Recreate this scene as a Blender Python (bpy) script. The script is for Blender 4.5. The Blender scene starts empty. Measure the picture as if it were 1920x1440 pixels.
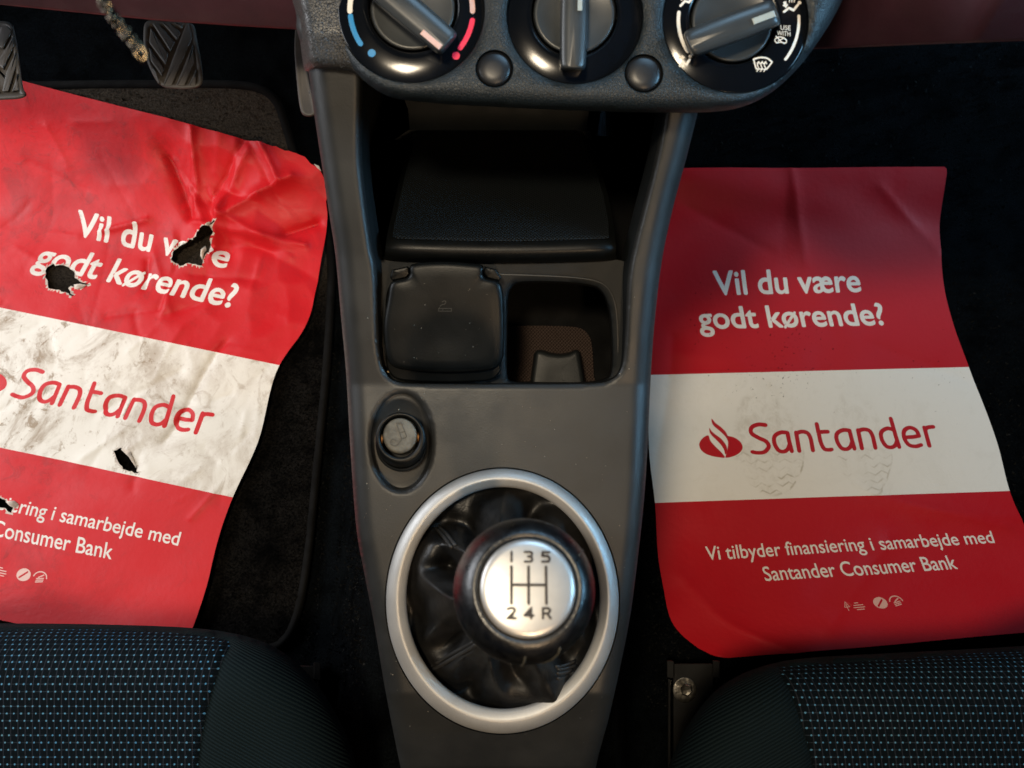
import bpy, bmesh, math, random
import numpy as np
from mathutils import Vector, Matrix
from mathutils.geometry import delaunay_2d_cdt

R = math.radians
sc = bpy.context.scene
col = sc.collection
random.seed(7)
rng = np.random.default_rng(11)

# ------------------------------------------------------------------ camera
F = 1397.0                       # focal length in photo pixels (1920 wide)
CAMZ, TILT = 0.80, R(20)
D0 = 0.42                        # depth of the console's base plane
cd = bpy.data.cameras.new('camera')
cam = bpy.data.objects.new('camera', cd)
col.objects.link(cam)
cam.location = (0, 0, CAMZ)
cam.rotation_euler = (TILT, 0, 0)
cd.sensor_width = 36
cd.lens = 36 * F / 1920
cd.clip_start, cd.clip_end = 0.01, 50
cd.dof.use_dof = True
cd.dof.focus_distance = 0.55
cd.dof.aperture_fstop = 14.0
sc.camera = cam

# ------------------------------------------------------------------ world, lamps, exposure
w = bpy.data.worlds.new('World')
sc.world = w
w.use_nodes = True
bg = w.node_tree.nodes['Background']
bg.inputs['Color'].default_value = (0.34, 0.62, 1.0, 1)
bg.inputs['Strength'].default_value = 0.042

def area(name, loc, target, size, power, color, size_y=None):
    l = bpy.data.lights.new(name, 'AREA')
    l.energy, l.color, l.size = power, color, size
    if size_y:
        l.shape, l.size_y = 'RECTANGLE', size_y
    o = bpy.data.objects.new(name, l)
    col.objects.link(o)
    o.location = loc
    o.rotation_euler = (Vector(target) - Vector(loc)).to_track_quat('-Z', 'Y').to_euler()
    return o

area('roof_lamp', (-0.32, -0.15, 2.1), (0.05, 0.2, 0.2), 0.24, 25, (1.0, 0.83, 0.60))
area('door_light', (-1.42, 0.55, 0.84), (-0.25, 0.42, 0.05), 0.9, 19, (0.92, 0.95, 1.0), 0.9)
rear = area('rear_lamp', (0.37, -1.28, 1.52), (-0.02, 0.1, 0.4), 0.12, 0.28, (1.0, 0.70, 0.42))
rear.data.spread = R(26)
area('windscreen_light', (0.55, 1.25, 1.65), (0.05, 0.15, 0.45), 0.8, 13, (0.40, 0.70, 1.0), 0.5)
side = area('passenger_window_light', (1.25, 0.18, 0.98), (0.15, 0.25, 0.5), 0.45, 0.55, (0.30, 0.66, 1.0))
side.data.spread = R(28)
side.data.energy = 0.85
low = area('passenger_footwell_fill', (1.45, 0.80, 0.50), (0.45, 0.72, 0.16), 0.4, 1.5, (0.42, 0.72, 1.0))  # added blue fill to lift the dark passenger footwell, not a real source
low.data.spread = R(40)

sc.render.engine = 'CYCLES'
sc.view_settings.view_transform = 'Standard'
sc.view_settings.look = 'None'
sc.view_settings.exposure = 0.0
sc.view_settings.gamma = 1.0
sc.view_settings.use_curve_mapping = False
sc.cycles.use_denoising = True
sc.cycles.max_bounces = 6

# ------------------------------------------------------------------ placing helpers
CT, ST = math.cos(TILT), math.sin(TILT)
def A(px, py, d):
    """points at camera depth d along the ray of photo pixel (px,py); arrays allowed -> (n,3)"""
    px, py, d = np.broadcast_arrays(np.asarray(px, float), np.asarray(py, float), np.asarray(d, float))
    x = (px - 960) / F * d
    y = -(py - 720) / F * d
    z = -d
    return np.stack([x, y * CT - z * ST, y * ST + z * CT + CAMZ], -1)
def H(px, py, h):
    return A(px, py, D0 - np.asarray(h, float))
def toe(y):
    t = np.asarray(y, float) - 0.46
    return np.where(t < 0, 0.0, np.where(t < .12, .9 * t * t / .24, .9 * (t - .06)))
def AF(px, py, off=0.0):
    """where the pixel's ray meets the footwell floor raised by off"""
    px, py, off = np.broadcast_arrays(np.asarray(px, float), np.asarray(py, float), np.asarray(off, float))
    lo, hi = np.full(px.shape, .2), np.full(px.shape, 2.5)
    for _ in range(50):
        m = (lo + hi) / 2
        p = A(px, py, m)
        above = p[..., 2] > toe(p[..., 1]) + off
        lo = np.where(above, m, lo); hi = np.where(above, hi, m)
    return A(px, py, lo)
def project(P):
    P = np.asarray(P, float)
    x, y, z = P[..., 0], P[..., 1], P[..., 2] - CAMZ
    cy, cz = y * CT + z * ST, -y * ST + z * CT
    return np.stack([960 + F * x / -cz, 720 - F * cy / -cz], -1)

def resample(pts, step, closed=True):
    p = np.asarray(pts, float)
    if closed: p = np.vstack([p, p[:1]])
    seg = np.hypot(*(p[1:] - p[:-1]).T)
    s = np.r_[0, np.cumsum(seg)]
    n = max(int(round(s[-1] / step)), 3)
    t = np.linspace(0, s[-1], n + 1)
    q = np.stack([np.interp(t, s, p[:, 0]), np.interp(t, s, p[:, 1])], -1)
    return q[:-1] if closed else q
def spline(pts, step=4, closed=True, sub=12):
    p = np.asarray(pts, float); n = len(p); out = []
    for i in range(n if closed else n - 1):
        if closed: a, b, c, d = p[(i - 1) % n], p[i], p[(i + 1) % n], p[(i + 2) % n]
        else: a, b, c, d = p[max(i - 1, 0)], p[i], p[i + 1], p[min(i + 2, n - 1)]
        for t in np.linspace(0, 1, sub, endpoint=False):
            out.append(.5 * (2 * b + (c - a) * t + (2 * a - 5 * b + 4 * c - d) * t ** 2 + (3 * b - a - 3 * c + d) * t ** 3))
    if not closed: out.append(p[-1])
    return resample(out, step, closed)
def ell(cx, cy, rx, ry=None, n=96, a0=0):
    t = np.linspace(0, 2 * math.pi, n, endpoint=False) + a0
    return np.stack([cx + rx * np.cos(t), cy + (ry or rx) * np.sin(t)], -1)
def area2(p):
    x, y = p[:, 0], p[:, 1]
    return .5 * np.sum(x * np.roll(y, -1) - y * np.roll(x, -1))
def inset(p, d):
    """closed outline moved inwards by d pixels"""
    t = np.roll(p, -1, 0) - np.roll(p, 1, 0)
    t /= np.linalg.norm(t, axis=1)[:, None] + 1e-9
    n = np.stack([-t[:, 1], t[:, 0]], -1)
    if area2(p) < 0: n = -n
    return p + n * np.asarray(d).reshape(-1, 1)
def inpoly(P, poly):
    P = np.asarray(P, float); poly = np.asarray(poly, float)
    res = np.zeros(len(P), bool)
    lo, hi = poly.min(0), poly.max(0)
    k = np.where((P[:, 0] >= lo[0]) & (P[:, 0] <= hi[0]) & (P[:, 1] >= lo[1]) & (P[:, 1] <= hi[1]))[0]
    if len(k) == 0: return res
    x, y = P[k, 0], P[k, 1]; c = np.zeros(len(k), bool)
    for (x1, y1), (x2, y2) in zip(poly, np.roll(poly, -1, 0)):
        if y1 == y2: continue
        m = (y1 > y) != (y2 > y)
        c ^= m & (x < (x2 - x1) * (y - y1) / (y2 - y1) + x1)
    res[k] = c
    return res
def dist_line(P, line, closed=False):
    P = np.asarray(P, float); L = np.asarray(line, float)
    if closed: L = np.vstack([L, L[:1]])
    best = np.full(len(P), 1e9)
    for a, b in zip(L[:-1], L[1:]):
        ab = b - a; den = ab @ ab + 1e-12
        t = np.clip(((P - a) @ ab) / den, 0, 1)
        best = np.minimum(best, np.hypot(*(P - a - t[:, None] * ab).T))
    return best
def ip(x, xs, ys): return np.interp(x, xs, ys)

# ------------------------------------------------------------------ object helpers
def tag(o, label=None, cat=None, group=None, kind=None):
    if label: o['label'] = label
    if cat: o['category'] = cat
    if group: o['group'] = group
    if kind: o['kind'] = kind
    return o
def thing(name, loc, label, cat, group=None):
    o = bpy.data.objects.new(name, None)
    o.empty_display_size = .02
    col.objects.link(o)
    o.location = Vector([float(v) for v in np.asarray(loc).ravel()])
    return tag(o, label, cat, group)
def mk(name, V, faces, mats, parent=None, smooth=True, uv=None, mi=None, label=None):
    V = np.asarray(V, float)
    off = np.zeros(3); q = parent
    while q is not None:
        off += np.array(q.location); q = q.parent
    me = bpy.data.meshes.new(name)
    me.from_pydata((V - off).tolist(), [], [list(map(int, f)) for f in faces])
    mats = mats if isinstance(mats, (list, tuple)) else [mats]
    for m in mats: me.materials.append(m)
    if uv is not None:
        ul = me.uv_layers.new(name='UVMap')
        li = np.empty(len(me.loops), int); me.loops.foreach_get('vertex_index', li)
        ul.data.foreach_set('uv', np.asarray(uv, float)[li].ravel())
    if mi is not None: me.polygons.foreach_set('material_index', np.asarray(mi, int))
    me.polygons.foreach_set('use_smooth', [smooth] * len(me.polygons))
    me.validate(); me.update()
    o = bpy.data.objects.new(name, me)
    col.objects.link(o)
    if parent is not None: o.parent = parent
    if label: o['label'] = label
    return o
class MB:
    """collects pieces into one mesh"""
    def __init__(s): s.V = []; s.F = []
    def add(s, V, faces):
        b = sum(len(v) for v in s.V)
        s.V.append(np.asarray(V, float)); s.F += [[i + b for i in f] for f in faces]
    def loft(s, rings, cap0=False, cap1=False, closed=True):
        n = len(rings[0]); V = np.vstack(rings); Fc = []
        for k in range(len(rings) - 1):
            for i in range(n if closed else n - 1):
                j = (i + 1) % n
                Fc.append([k * n + i, k * n + j, (k + 1) * n + j, (k + 1) * n + i])
        for flag, k in ((cap0, 0), (cap1, len(rings) - 1)):
            if flag:
                c = np.mean(rings[k], 0); V = np.vstack([V, c[None]]); ci = len(V) - 1
                for i in range(n): Fc.append([k * n + i, k * n + (i + 1) % n, ci])
        s.add(V, Fc)
    def build(s, name, mat, parent=None, smooth=True, label=None):
        o = mk(name, np.vstack(s.V), s.F, mat, parent, smooth, label=label)
        bm = bmesh.new(); bm.from_mesh(o.data)
        bmesh.ops.recalc_face_normals(bm, faces=bm.faces[:])
        bm.to_mesh(o.data); bm.free()
        return o
def loft(name, rings, mat, parent=None, cap0=False, cap1=False, closed=True, smooth=True, label=None):
    m = MB(); m.loft(rings, cap0, cap1, closed)
    return m.build(name, mat, parent, smooth, label)
def sharp(o, ang=40):
    o.data.set_sharp_from_angle(angle=R(ang)); return o

def cdt(outer, holes=(), step=10, lines=(), keep=None):
    """triangles filling outer minus holes; also cut along the closed outlines in lines"""
    outer = np.asarray(outer, float)
    lo, hi = outer.min(0), outer.max(0)
    gx = np.arange(lo[0] + step / 2, hi[0], step); gy = np.arange(lo[1] + step / 2, hi[1], step * .866)
    X, Y = np.meshgrid(gx, gy); X = X + (np.arange(len(gy)) % 2)[:, None] * step / 2
    P = np.stack([X.ravel(), Y.ravel()], -1)
    P = P[inpoly(P, outer)]
    loops = [outer] + [np.asarray(h, float) for h in holes] + [np.asarray(l, float) for l in lines]
    for h in holes: P = P[~inpoly(P, h)]
    for l in [outer] + list(holes):
        P = P[dist_line(P, l, True) > step * .35]
    V = []; E = []
    for l in loops:
        b = len(V); V += [Vector(p) for p in l.tolist()]
        E += [(b + i, b + (i + 1) % len(l)) for i in range(len(l))]
    V += [Vector(p) for p in P.tolist()]
    r = delaunay_2d_cdt(V, E, [], 0, 1e-7)
    v = np.array([list(p) for p in r[0]]); f = np.array([list(t) for t in r[2]], int)
    c = v[f].mean(1)
    ok = inpoly(c, outer)
    for h in holes: ok &= ~inpoly(c, h)
    return v, f[ok]

def stroke_poly(pts, wd, cap=6):
    """outline of a thick round-ended line"""
    p = np.asarray(pts, float)
    d = np.diff(p, axis=0); d /= np.linalg.norm(d, axis=1)[:, None] + 1e-12
    t = np.vstack([d[:1], d[:-1] + d[1:], d[-1:]])
    t /= np.linalg.norm(t, axis=1)[:, None] + 1e-12
    n = np.stack([-t[:, 1], t[:, 0]], -1)
    sc_ = np.ones(len(p))
    if len(p) > 2: sc_[1:-1] = 1 / np.clip(np.abs(np.sum(n[1:-1] * np.stack([-d[1:, 1], d[1:, 0]], -1), 1)), .5, 1)
    l = p + n * (wd / 2) * sc_[:, None]; r = p - n * (wd / 2) * sc_[:, None]
    def capp(c, dirn):
        a0 = math.atan2(dirn[1], dirn[0])
        a = np.linspace(a0 + math.pi / 2, a0 - math.pi / 2, cap + 2)[1:-1]
        return np.stack([c[0] + wd / 2 * np.cos(a), c[1] + wd / 2 * np.sin(a)], -1)
    return np.vstack([l, capp(p[-1], t[-1]), r[::-1], capp(p[0], -t[0])])
def arc(cx, cy, rx, ry, a0, a1, n=14):
    a = np.radians(np.linspace(a0, a1, n))
    return np.stack([cx + rx * np.cos(a), cy + ry * np.sin(a)], -1)
def marks(name, polys, fn, mat, parent, lift=.00002):
    """flat printed marks: each polygon becomes one thin ngon; fn maps (n,2)+lift -> world"""
    m = MB()
    for k, p in enumerate(polys):
        m.add(fn(np.asarray(p), .00025 + lift * k), [list(range(len(p)))])
    return m.build(name, mat, parent, smooth=False)

# ------------------------------------------------------------------ materials
class NT:
    def __init__(s, name):
        s.m = bpy.data.materials.new(name); s.m.use_nodes = True
        s.t = s.m.node_tree; s.b = s.t.nodes['Principled BSDF']
        s.tc = s.t.nodes.new('ShaderNodeTexCoord')
    def set(s, sock, v):
        if isinstance(v, bpy.types.NodeSocket): s.t.links.new(v, sock)
        elif isinstance(v, (tuple, list)) and len(v) == 3 and sock.type == 'RGBA': sock.default_value = (*v, 1)
        else: sock.default_value = v
    def p(s, **k):
        for n, v in k.items(): s.set(s.b.inputs[n.replace('_', ' ')], v)
        return s
    def math(s, op, a, b=0.0, c=None):
        n = s.t.nodes.new('ShaderNodeMath'); n.operation = op
        s.set(n.inputs[0], a); s.set(n.inputs[1], b)
        if c is not None: s.set(n.inputs[2], c)
        return n.outputs[0]
    def obj(s): return s.tc.outputs['Object']
    def uv(s): return s.tc.outputs['UV']
    def sep(s, v):
        n = s.t.nodes.new('ShaderNodeSeparateXYZ'); s.set(n.inputs[0], v); return n.outputs
    def comb(s, x, y, z=0.0):
        n = s.t.nodes.new('ShaderNodeCombineXYZ')
        for i, v in enumerate((x, y, z)): s.set(n.inputs[i], v)
        return n.outputs[0]
    def noise(s, vec, scale, detail=4, rough=.55, dist=0.0):
        n = s.t.nodes.new('ShaderNodeTexNoise'); s.set(n.inputs['Vector'], vec)
        n.inputs['Scale'].default_value = scale; n.inputs['Detail'].default_value = detail
        n.inputs['Roughness'].default_value = rough; n.inputs['Distortion'].default_value = dist
        return n.outputs[0]
    def voro(s, vec, scale, feature='F1', out='Distance'):
        n = s.t.nodes.new('ShaderNodeTexVoronoi'); n.feature = feature; s.set(n.inputs['Vector'], vec)
        n.inputs['Scale'].default_value = scale
        return n.outputs[out]
    def ramp(s, v, lo, hi, a=0.0, b=1.0):
        n = s.t.nodes.new('ShaderNodeMapRange'); n.clamp = True; n.interpolation_type = 'SMOOTHSTEP'
        for i, x in enumerate((v, lo, hi, a, b)): s.set(n.inputs[i], x)
        return n.outputs[0]
    def mix(s, f, a, b):
        n = s.t.nodes.new('ShaderNodeMix'); n.data_type = 'RGBA'
        s.set(n.inputs[0], f); s.set(n.inputs[6], a); s.set(n.inputs[7], b)
        return n.outputs[2]
    def bump(s, h, strength=.3, dist=.001):
        n = s.t.nodes.new('ShaderNodeBump'); n.inputs['Strength'].default_value = strength
        n.inputs['Distance'].default_value = dist; s.set(n.inputs['Height'], h)
        s.t.links.new(n.outputs[0], s.b.inputs['Normal']); return s

def plain(name, c, rough=.5, metal=0.0, grain=0, gs=.15, var=.25, vs=25, spec=.5, coat=0):
    n = NT(name)
    k = n.noise(n.obj(), vs, 5, .6)
    cc = n.mix(n.ramp(k, .3, .7), tuple(x * (1 - var) for x in c), tuple(min(x * (1 + var), 1) for x in c))
    n.p(Base_Color=cc, Metallic=metal, Specular_IOR_Level=spec, Coat_Weight=coat)
    n.p(Roughness=n.ramp(n.noise(n.obj(), vs * 2.3, 4), .3, .7, rough * .9, min(rough * 1.1, 1)))
    if grain: n.bump(n.noise(n.obj(), grain, 3, .6), gs, .0006)
    return n.m

M = {}
M['console'] = plain('console_plastic', (.0135, .0142, .0142), .46, grain=1200, gs=.12, var=.16, spec=.40)
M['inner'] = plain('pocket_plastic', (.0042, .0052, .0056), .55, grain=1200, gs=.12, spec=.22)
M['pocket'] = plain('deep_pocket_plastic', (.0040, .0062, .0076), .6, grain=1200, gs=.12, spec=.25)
M['lid'] = plain('ashtray_plastic', (.0022, .0026, .0025), .40, grain=1400, gs=.10, var=.2, spec=.22)
M['bezel'] = plain('gloss_black_plastic', (.003, .004, .006), .15, var=.1, spec=.28)
M['knob'] = plain('knob_plastic', (.030, .034, .036), .36, grain=1800, gs=.05, var=.1)
M['button'] = plain('button_plastic', (.009, .010, .012), .38, var=.1)
M['clip'] = plain('clip_plastic', (.0075, .0090, .0095), .5, grain=1200, gs=.12, spec=.3)
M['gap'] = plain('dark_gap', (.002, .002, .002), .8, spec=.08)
M['purple'] = plain('burgundy_plastic', (.055, .018, .029), .6, grain=900, gs=.2, var=.15)
M['rubber'] = plain('pedal_rubber', (.055, .050, .046), .55, grain=700, gs=.2, var=.3)
M['steel'] = plain('bolt_steel', (.55, .50, .42), .35, 1.0, grain=500, gs=.3, var=.4, vs=200)
M['lighter_cap'] = plain('worn_lighter_plastic', (.075, .072, .060), .6, grain=500, gs=.4, var=.4, vs=160)
M['brass'] = plain('brass', (.22, .11, .045), .45, 1.0)
M['chain'] = plain('chain_metal', (.075, .058, .036), .10, 1.0)
M['rail'] = plain('rail_metal', (.010, .0095, .009), .42, spec=.4)
M['crumb'] = plain('dry_crumb', (.42, .30, .17), .8, var=.5, vs=300)
M['dust'] = plain('pale_dust', (.32, .28, .22), .9, var=.5)
M['white_mark'] = plain('white_print', (.78, .74, .66), .5, var=.05)
M['pink_mark'] = plain('faded_pink_mark', (.62, .38, .32), .5, var=.05)
M['grey_mark'] = plain('grey_mark', (.34, .38, .36), .45, var=.1)
M['blue_mark'] = plain('blue_print', (.0, .22, .52), .5, var=.03)
M['red_mark'] = plain('red_print', (.85, .02, .07), .5, var=.03)
M['dark_mark'] = plain('dark_engraving', (.018, .012, .010), .5)
M['lighter_mark'] = plain('worn_engraving', (.040, .037, .030), .6, grain=500, gs=.4)
M['lid_mark'] = plain('lid_embossing', (.026, .025, .021), .4)
M['emboss'] = plain('embossed_plastic', (.060, .056, .044), .4)
M['flap'] = plain('torn_paper_fibre', (.56, .50, .44), .9, grain=300, gs=.6, var=.35, vs=120)
M['thread'] = plain('black_thread', (.010, .010, .010), .6)

n = NT('grained_dashboard_plastic')          # leather-grain moulded plastic
g = n.math('ADD', n.ramp(n.voro(n.obj(), 750, 'DISTANCE_TO_EDGE'), 0, .22), n.math('MULTIPLY', n.noise(n.obj(), 900, 3), .5))
n.p(Base_Color=n.mix(n.noise(n.obj(), 30), (.0058, .0095, .0118), (.0095, .0150, .0180)), Roughness=.48, Specular_IOR_Level=.4)
M['panel'] = n.bump(g, .34, .0005).m
n = NT('pebbled_dashboard_plastic')
g = n.ramp(n.voro(n.obj(), 820, 'DISTANCE_TO_EDGE'), 0, .12)
n.p(Base_Color=(.034, .034, .034), Roughness=.42)
M['pebble'] = n.bump(g, .9, .0009).m

n = NT('brushed_silver_paint')
k = n.noise(n.obj(), 2600, 2)
n.p(Base_Color=n.mix(k, (.30, .305, .305), (.48, .475, .46)), Metallic=.6, Roughness=n.ramp(n.noise(n.obj(), 60), .3, .7, .46, .56))
M['silver'] = n.bump(k, .12, .0003).m
n = NT('satin_aluminium')
n.p(Base_Color=n.mix(n.noise(n.obj(), 150), (.50, .49, .475), (.66, .645, .62)), Metallic=.75, Roughness=.40)
M['alu'] = n.bump(n.noise(n.obj(), 900, 2), .05, .0003).m

n = NT('creased_black_leather')
wr = n.voro(n.comb(*[n.math('ADD', n.sep(n.obj())[i], n.math('MULTIPLY', n.noise(n.obj(), 60, 3), .012)) for i in range(3)]), 130, 'DISTANCE_TO_EDGE')
g = n.math('ADD', n.math('MULTIPLY', n.ramp(wr, 0, .05), .22), n.math('MULTIPLY', n.noise(n.obj(), 900, 4), .40))
n.p(Base_Color=n.mix(n.noise(n.obj(), 60), (.0018, .0018, .0018), (.0050, .0048, .0045)), Roughness=n.ramp(n.noise(n.obj(), 90), .35, .65, .40, .54), Specular_IOR_Level=.40)
M['leather'] = n.bump(g, .28, .0009).m
n = NT('smooth_knob_leather')
wear = n.ramp(n.noise(n.obj(), 140, 4), .45, .7)
n.p(Base_Color=n.mix(wear, (.0016, .0016, .0018), (.0055, .0048, .0042)), Roughness=n.ramp(n.noise(n.obj(), 260), .3, .7, .27, .42), Specular_IOR_Level=.8)
M['knob_leather'] = n.bump(n.noise(n.obj(), 900, 4), .25, .0007).m

def carpet(name, a, b, scale=900, dust=None):
    n = NT(name)
    k = n.noise(n.obj(), scale, 6, .75)
    big = n.noise(n.obj(), 28, 5, .65)
    c = n.mix(n.ramp(k, .35, .70), a, b)
    c = n.mix(n.ramp(big, .40, .72), c, tuple(x * .45 for x in a))
    if dust: c = n.mix(n.math('MULTIPLY', n.ramp(n.sep(n.obj())[1], .13, .24), n.ramp(k, .30, .62, .15, 1)), c, dust)  # forward end of the pile mixed towards a paler brown, broken by noise
    n.p(Base_Color=c, Roughness=1.0, Specular_IOR_Level=.02)
    n.bump(k, 1.0, .006)
    return n.m
M['carpet'] = carpet('floor_carpet', (.0020, .0027, .0034), (.0085, .0110, .0130), 600)
M['mat'] = carpet('pile_mat_carpet', (.0022, .0021, .0021), (.022, .0195, .0170), 480, (.085, .068, .052))
M['tuft'] = plain('carpet_fibre', (.011, .011, .0105), 1.0, var=.7, vs=400, spec=.02)
M['binding'] = plain('mat_binding', (.0045, .0042, .004), .9, grain=500, gs=.3, spec=.1)

def crosshatch(name, c, pitch=.0022):
    n = NT(name); u = n.sep(n.uv())
    a = n.math('SINE', n.math('MULTIPLY', n.math('ADD', u[0], u[1]), 2 * math.pi / pitch))
    b = n.math('SINE', n.math('MULTIPLY', n.math('SUBTRACT', u[0], u[1]), 2 * math.pi / pitch))
    g = n.math('MAXIMUM', a, b)
    n.p(Base_Color=n.mix(n.ramp(g, .2, 1), tuple(x * .6 for x in c), tuple(x * 1.3 for x in c)), Roughness=.6, Specular_IOR_Level=.2)
    return n.bump(g, .5, .0005).m
M['hatch'] = crosshatch('hatched_rubber', (.0022, .0034, .0040))
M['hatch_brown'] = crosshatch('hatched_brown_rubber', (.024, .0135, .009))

n = NT('dotted_seat_fabric')                 # uv in metres on the cushion
u = n.sep(n.uv()); PX, PY = .0047, .0047
row = n.math('FLOOR', n.math('DIVIDE', u[1], PY))
jit = n.math('MULTIPLY', n.math('SUBTRACT', n.noise(n.comb(n.math('MULTIPLY', row, 3.7), n.math('FLOOR', n.math('DIVIDE', u[0], PX))), 1.3, 1), .5), .35)
fx = n.math('SUBTRACT', n.math('FRACT', n.math('ADD', n.math('ADD', n.math('DIVIDE', u[0], PX), n.math('MULTIPLY', row, .5)), n.math('MULTIPLY', jit, .5))), .5)
fy = n.math('SUBTRACT', n.math('FRACT', n.math('DIVIDE', u[1], PY)), .5)
rr = n.math('SQRT', n.math('ADD', n.math('MULTIPLY', fx, fx), n.math('MULTIPLY', fy, fy)))
dot = n.ramp(rr, .09, .165, 1, 0)
line = n.math('MULTIPLY', n.ramp(n.math('ABSOLUTE', fy), .03, .07, 1, 0), n.ramp(n.noise(n.uv(), 90, 2), .40, .62, .12, .55))
ribx = n.math('ABSOLUTE', n.math('SUBTRACT', n.math('FRACT', n.math('ADD', n.math('MULTIPLY', n.math('DIVIDE', u[0], PX), 1.0), n.math('MULTIPLY', n.math('DIVIDE', u[1], PY), .06))), .5))
rib = n.ramp(ribx, .36, .5, 0, 1)
weave = n.noise(n.uv(), 1500, 2)
base = n.mix(weave, (.0016, .0034, .0050), (.0042, .0072, .0098))
base = n.mix(n.math('MULTIPLY', rib, .75), base, (.022, .026, .034))
base = n.mix(n.math('MULTIPLY', line, .5), base, (.075, .10, .13))
fade = n.ramp(n.noise(n.uv(), 14, 3), .35, .7)
dc = n.mix(fade, (.070, .24, .42), (.13, .28, .36))
n.p(Base_Color=n.mix(n.math('MULTIPLY', dot, .85), base, dc), Roughness=.9, Specular_IOR_Level=.05)
n.bump(n.math('SUBTRACT', weave, n.math('MULTIPLY', rib, .9)), .6, .0008)
M['dots'] = n.m
n = NT('ribbed_seat_fabric')
u = n.sep(n.uv())
g = n.math('SINE', n.math('MULTIPLY', n.math('ADD', n.math('MULTIPLY', u[0], .55), n.math('ADD', u[1], n.math('MULTIPLY', n.noise(n.uv(), 12, 2), .004))), 2 * math.pi / .0024))
weave = n.noise(n.uv(), 1700, 2)
n.p(Base_Color=n.mix(n.ramp(n.math('ADD', n.math('MULTIPLY', g, .3), weave), .1, .9), (.0022, .0056, .0068), (.0070, .0130, .0150)), Roughness=.9, Specular_IOR_Level=.08)
n.bump(n.math('ADD', g, weave), .45, .0006)
M['rib'] = n.m

def paper(name, c, dirt, dirtc, seed=0.0, prints=(), foot=0.0):
    """printed paper; dirt: 0..1 strength of soiling, foot: strength of the shoe marks"""
    n = NT(name); uv = n.uv(); u = n.sep(uv)
    P = n.comb(n.math('ADD', u[0], seed), n.math('MULTIPLY', u[1], 1.35), seed)
    big = n.ramp(n.noise(P, 5, 8, .74, .6), .455, .67)
    mid = n.ramp(n.noise(P, 17, 7, .74, 1.0), .54, .66)
    spk = n.ramp(n.noise(P, 75, 3, .6), .68, .76)
    vein = n.ramp(n.math('ABSOLUTE', n.math('SUBTRACT', n.noise(P, 14, 5, .62, .9), .5)), 0, .020, 1, 0)
    d = n.math('ADD', n.math('MULTIPLY', big, .60), n.math('ADD', n.math('MULTIPLY', mid, .55), n.math('ADD', n.math('MULTIPLY', spk, .5), n.math('MULTIPLY', n.math('MULTIPLY', vein, .30), big))))
    zone = n.ramp(u[0], .80, .38, .40, 1.05) if dirt > .5 else 1.0
    d = n.math('MULTIPLY', n.math('MULTIPLY', d, dirt * (1.5 if dirt > .9 else 1)), zone)
    cc = n.mix(n.math('MINIMUM', d, .8), c, dirtc)
    hgt = n.math('ADD', n.noise(P, 60, 4, .6), n.math('MULTIPLY', d, .8))
    if foot:
        tot = None
        for (cu, cv, ru, rv, s) in prints:
            a = n.math('DIVIDE', n.math('SUBTRACT', u[0], cu), ru); b = n.math('DIVIDE', n.math('SUBTRACT', u[1], cv), rv)
            r = n.math('SQRT', n.math('ADD', n.math('MULTIPLY', a, a), n.math('MULTIPLY', b, b)))
            r = n.math('ADD', r, n.math('MULTIPLY', n.math('SUBTRACT', n.noise(P, 12, 3), .5), .25))
            inside = n.ramp(r, .85, 1.02, 1, 0)
            brk = n.ramp(n.noise(P, 26, 3, .6), .42, .60)
            rim = n.math('MULTIPLY', n.math('MULTIPLY', n.ramp(n.math('ABSOLUTE', n.math('SUBTRACT', r, .96)), 0, .04, 1, 0), n.ramp(b, .0, -.5)), n.math('MULTIPLY', brk, n.ramp(a, -.3, .5)))
            tri = n.math('PINGPONG', n.math('MULTIPLY', u[0], 26), .5)
            zig = n.ramp(n.math('ABSOLUTE', n.math('SUBTRACT', n.math('FRACT', n.math('ADD', n.math('MULTIPLY', u[1], 66), n.math('ADD', tri, n.math('MULTIPLY', n.noise(P, 20, 2), .5)))), .5)), .0, .18, 1, 0)
            zig = n.math('MULTIPLY', n.math('MULTIPLY', zig, n.ramp(b, .0, -.35)), n.ramp(n.noise(P, 15, 3, .6), .42, .66))
            blot = n.ramp(n.noise(P, 30, 5, .72, .8), .40, .70)
            k = n.math('ADD', n.math('MULTIPLY', n.math('MULTIPLY', inside, n.math('ADD', n.math('MULTIPLY', zig, .95), n.math('MULTIPLY', blot, n.ramp(b, -.6, .4, .22, .36)))), s), n.math('MULTIPLY', rim, s * .9))
            tot = k if tot is None else n.math('ADD', tot, k)
        cc = n.mix(n.math('MINIMUM', n.math('MULTIPLY', tot, foot), .6), cc, dirtc)
        hgt = n.math('ADD', hgt, tot)
    n.p(Base_Color=cc, Roughness=n.ramp(n.noise(P, 9, 3), .3, .7, .42, .58), Specular_IOR_Level=.24)
    n.bump(hgt, .22, .0012)
    return n.m

# ================================================================== THE SETTING
# floor: one carpet sheet, flat, then rising as the toe board, with the transmission hump
xs = np.linspace(-1.3, 1.3, 131); ys = np.linspace(-1.2, 1.35, 129)
X, Y = np.meshgrid(xs, ys)
Z = toe(Y) - .001
def sm(t): t = np.clip(t, 0, 1); return t * t * (3 - 2 * t)
Z = Z + .16 * sm((X + .195) / .09) * sm((.125 - X) / .05)
V = np.stack([X, Y, Z], -1).reshape(-1, 3)
nx = len(xs)
Fc = [[j * nx + i, j * nx + i + 1, (j + 1) * nx + i + 1, (j + 1) * nx + i] for j in range(len(ys) - 1) for i in range(nx - 1)]
tag(mk('floor', V, Fc, M['carpet']), 'black carpeted car floor rising into the footwells', kind='structure')

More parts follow.
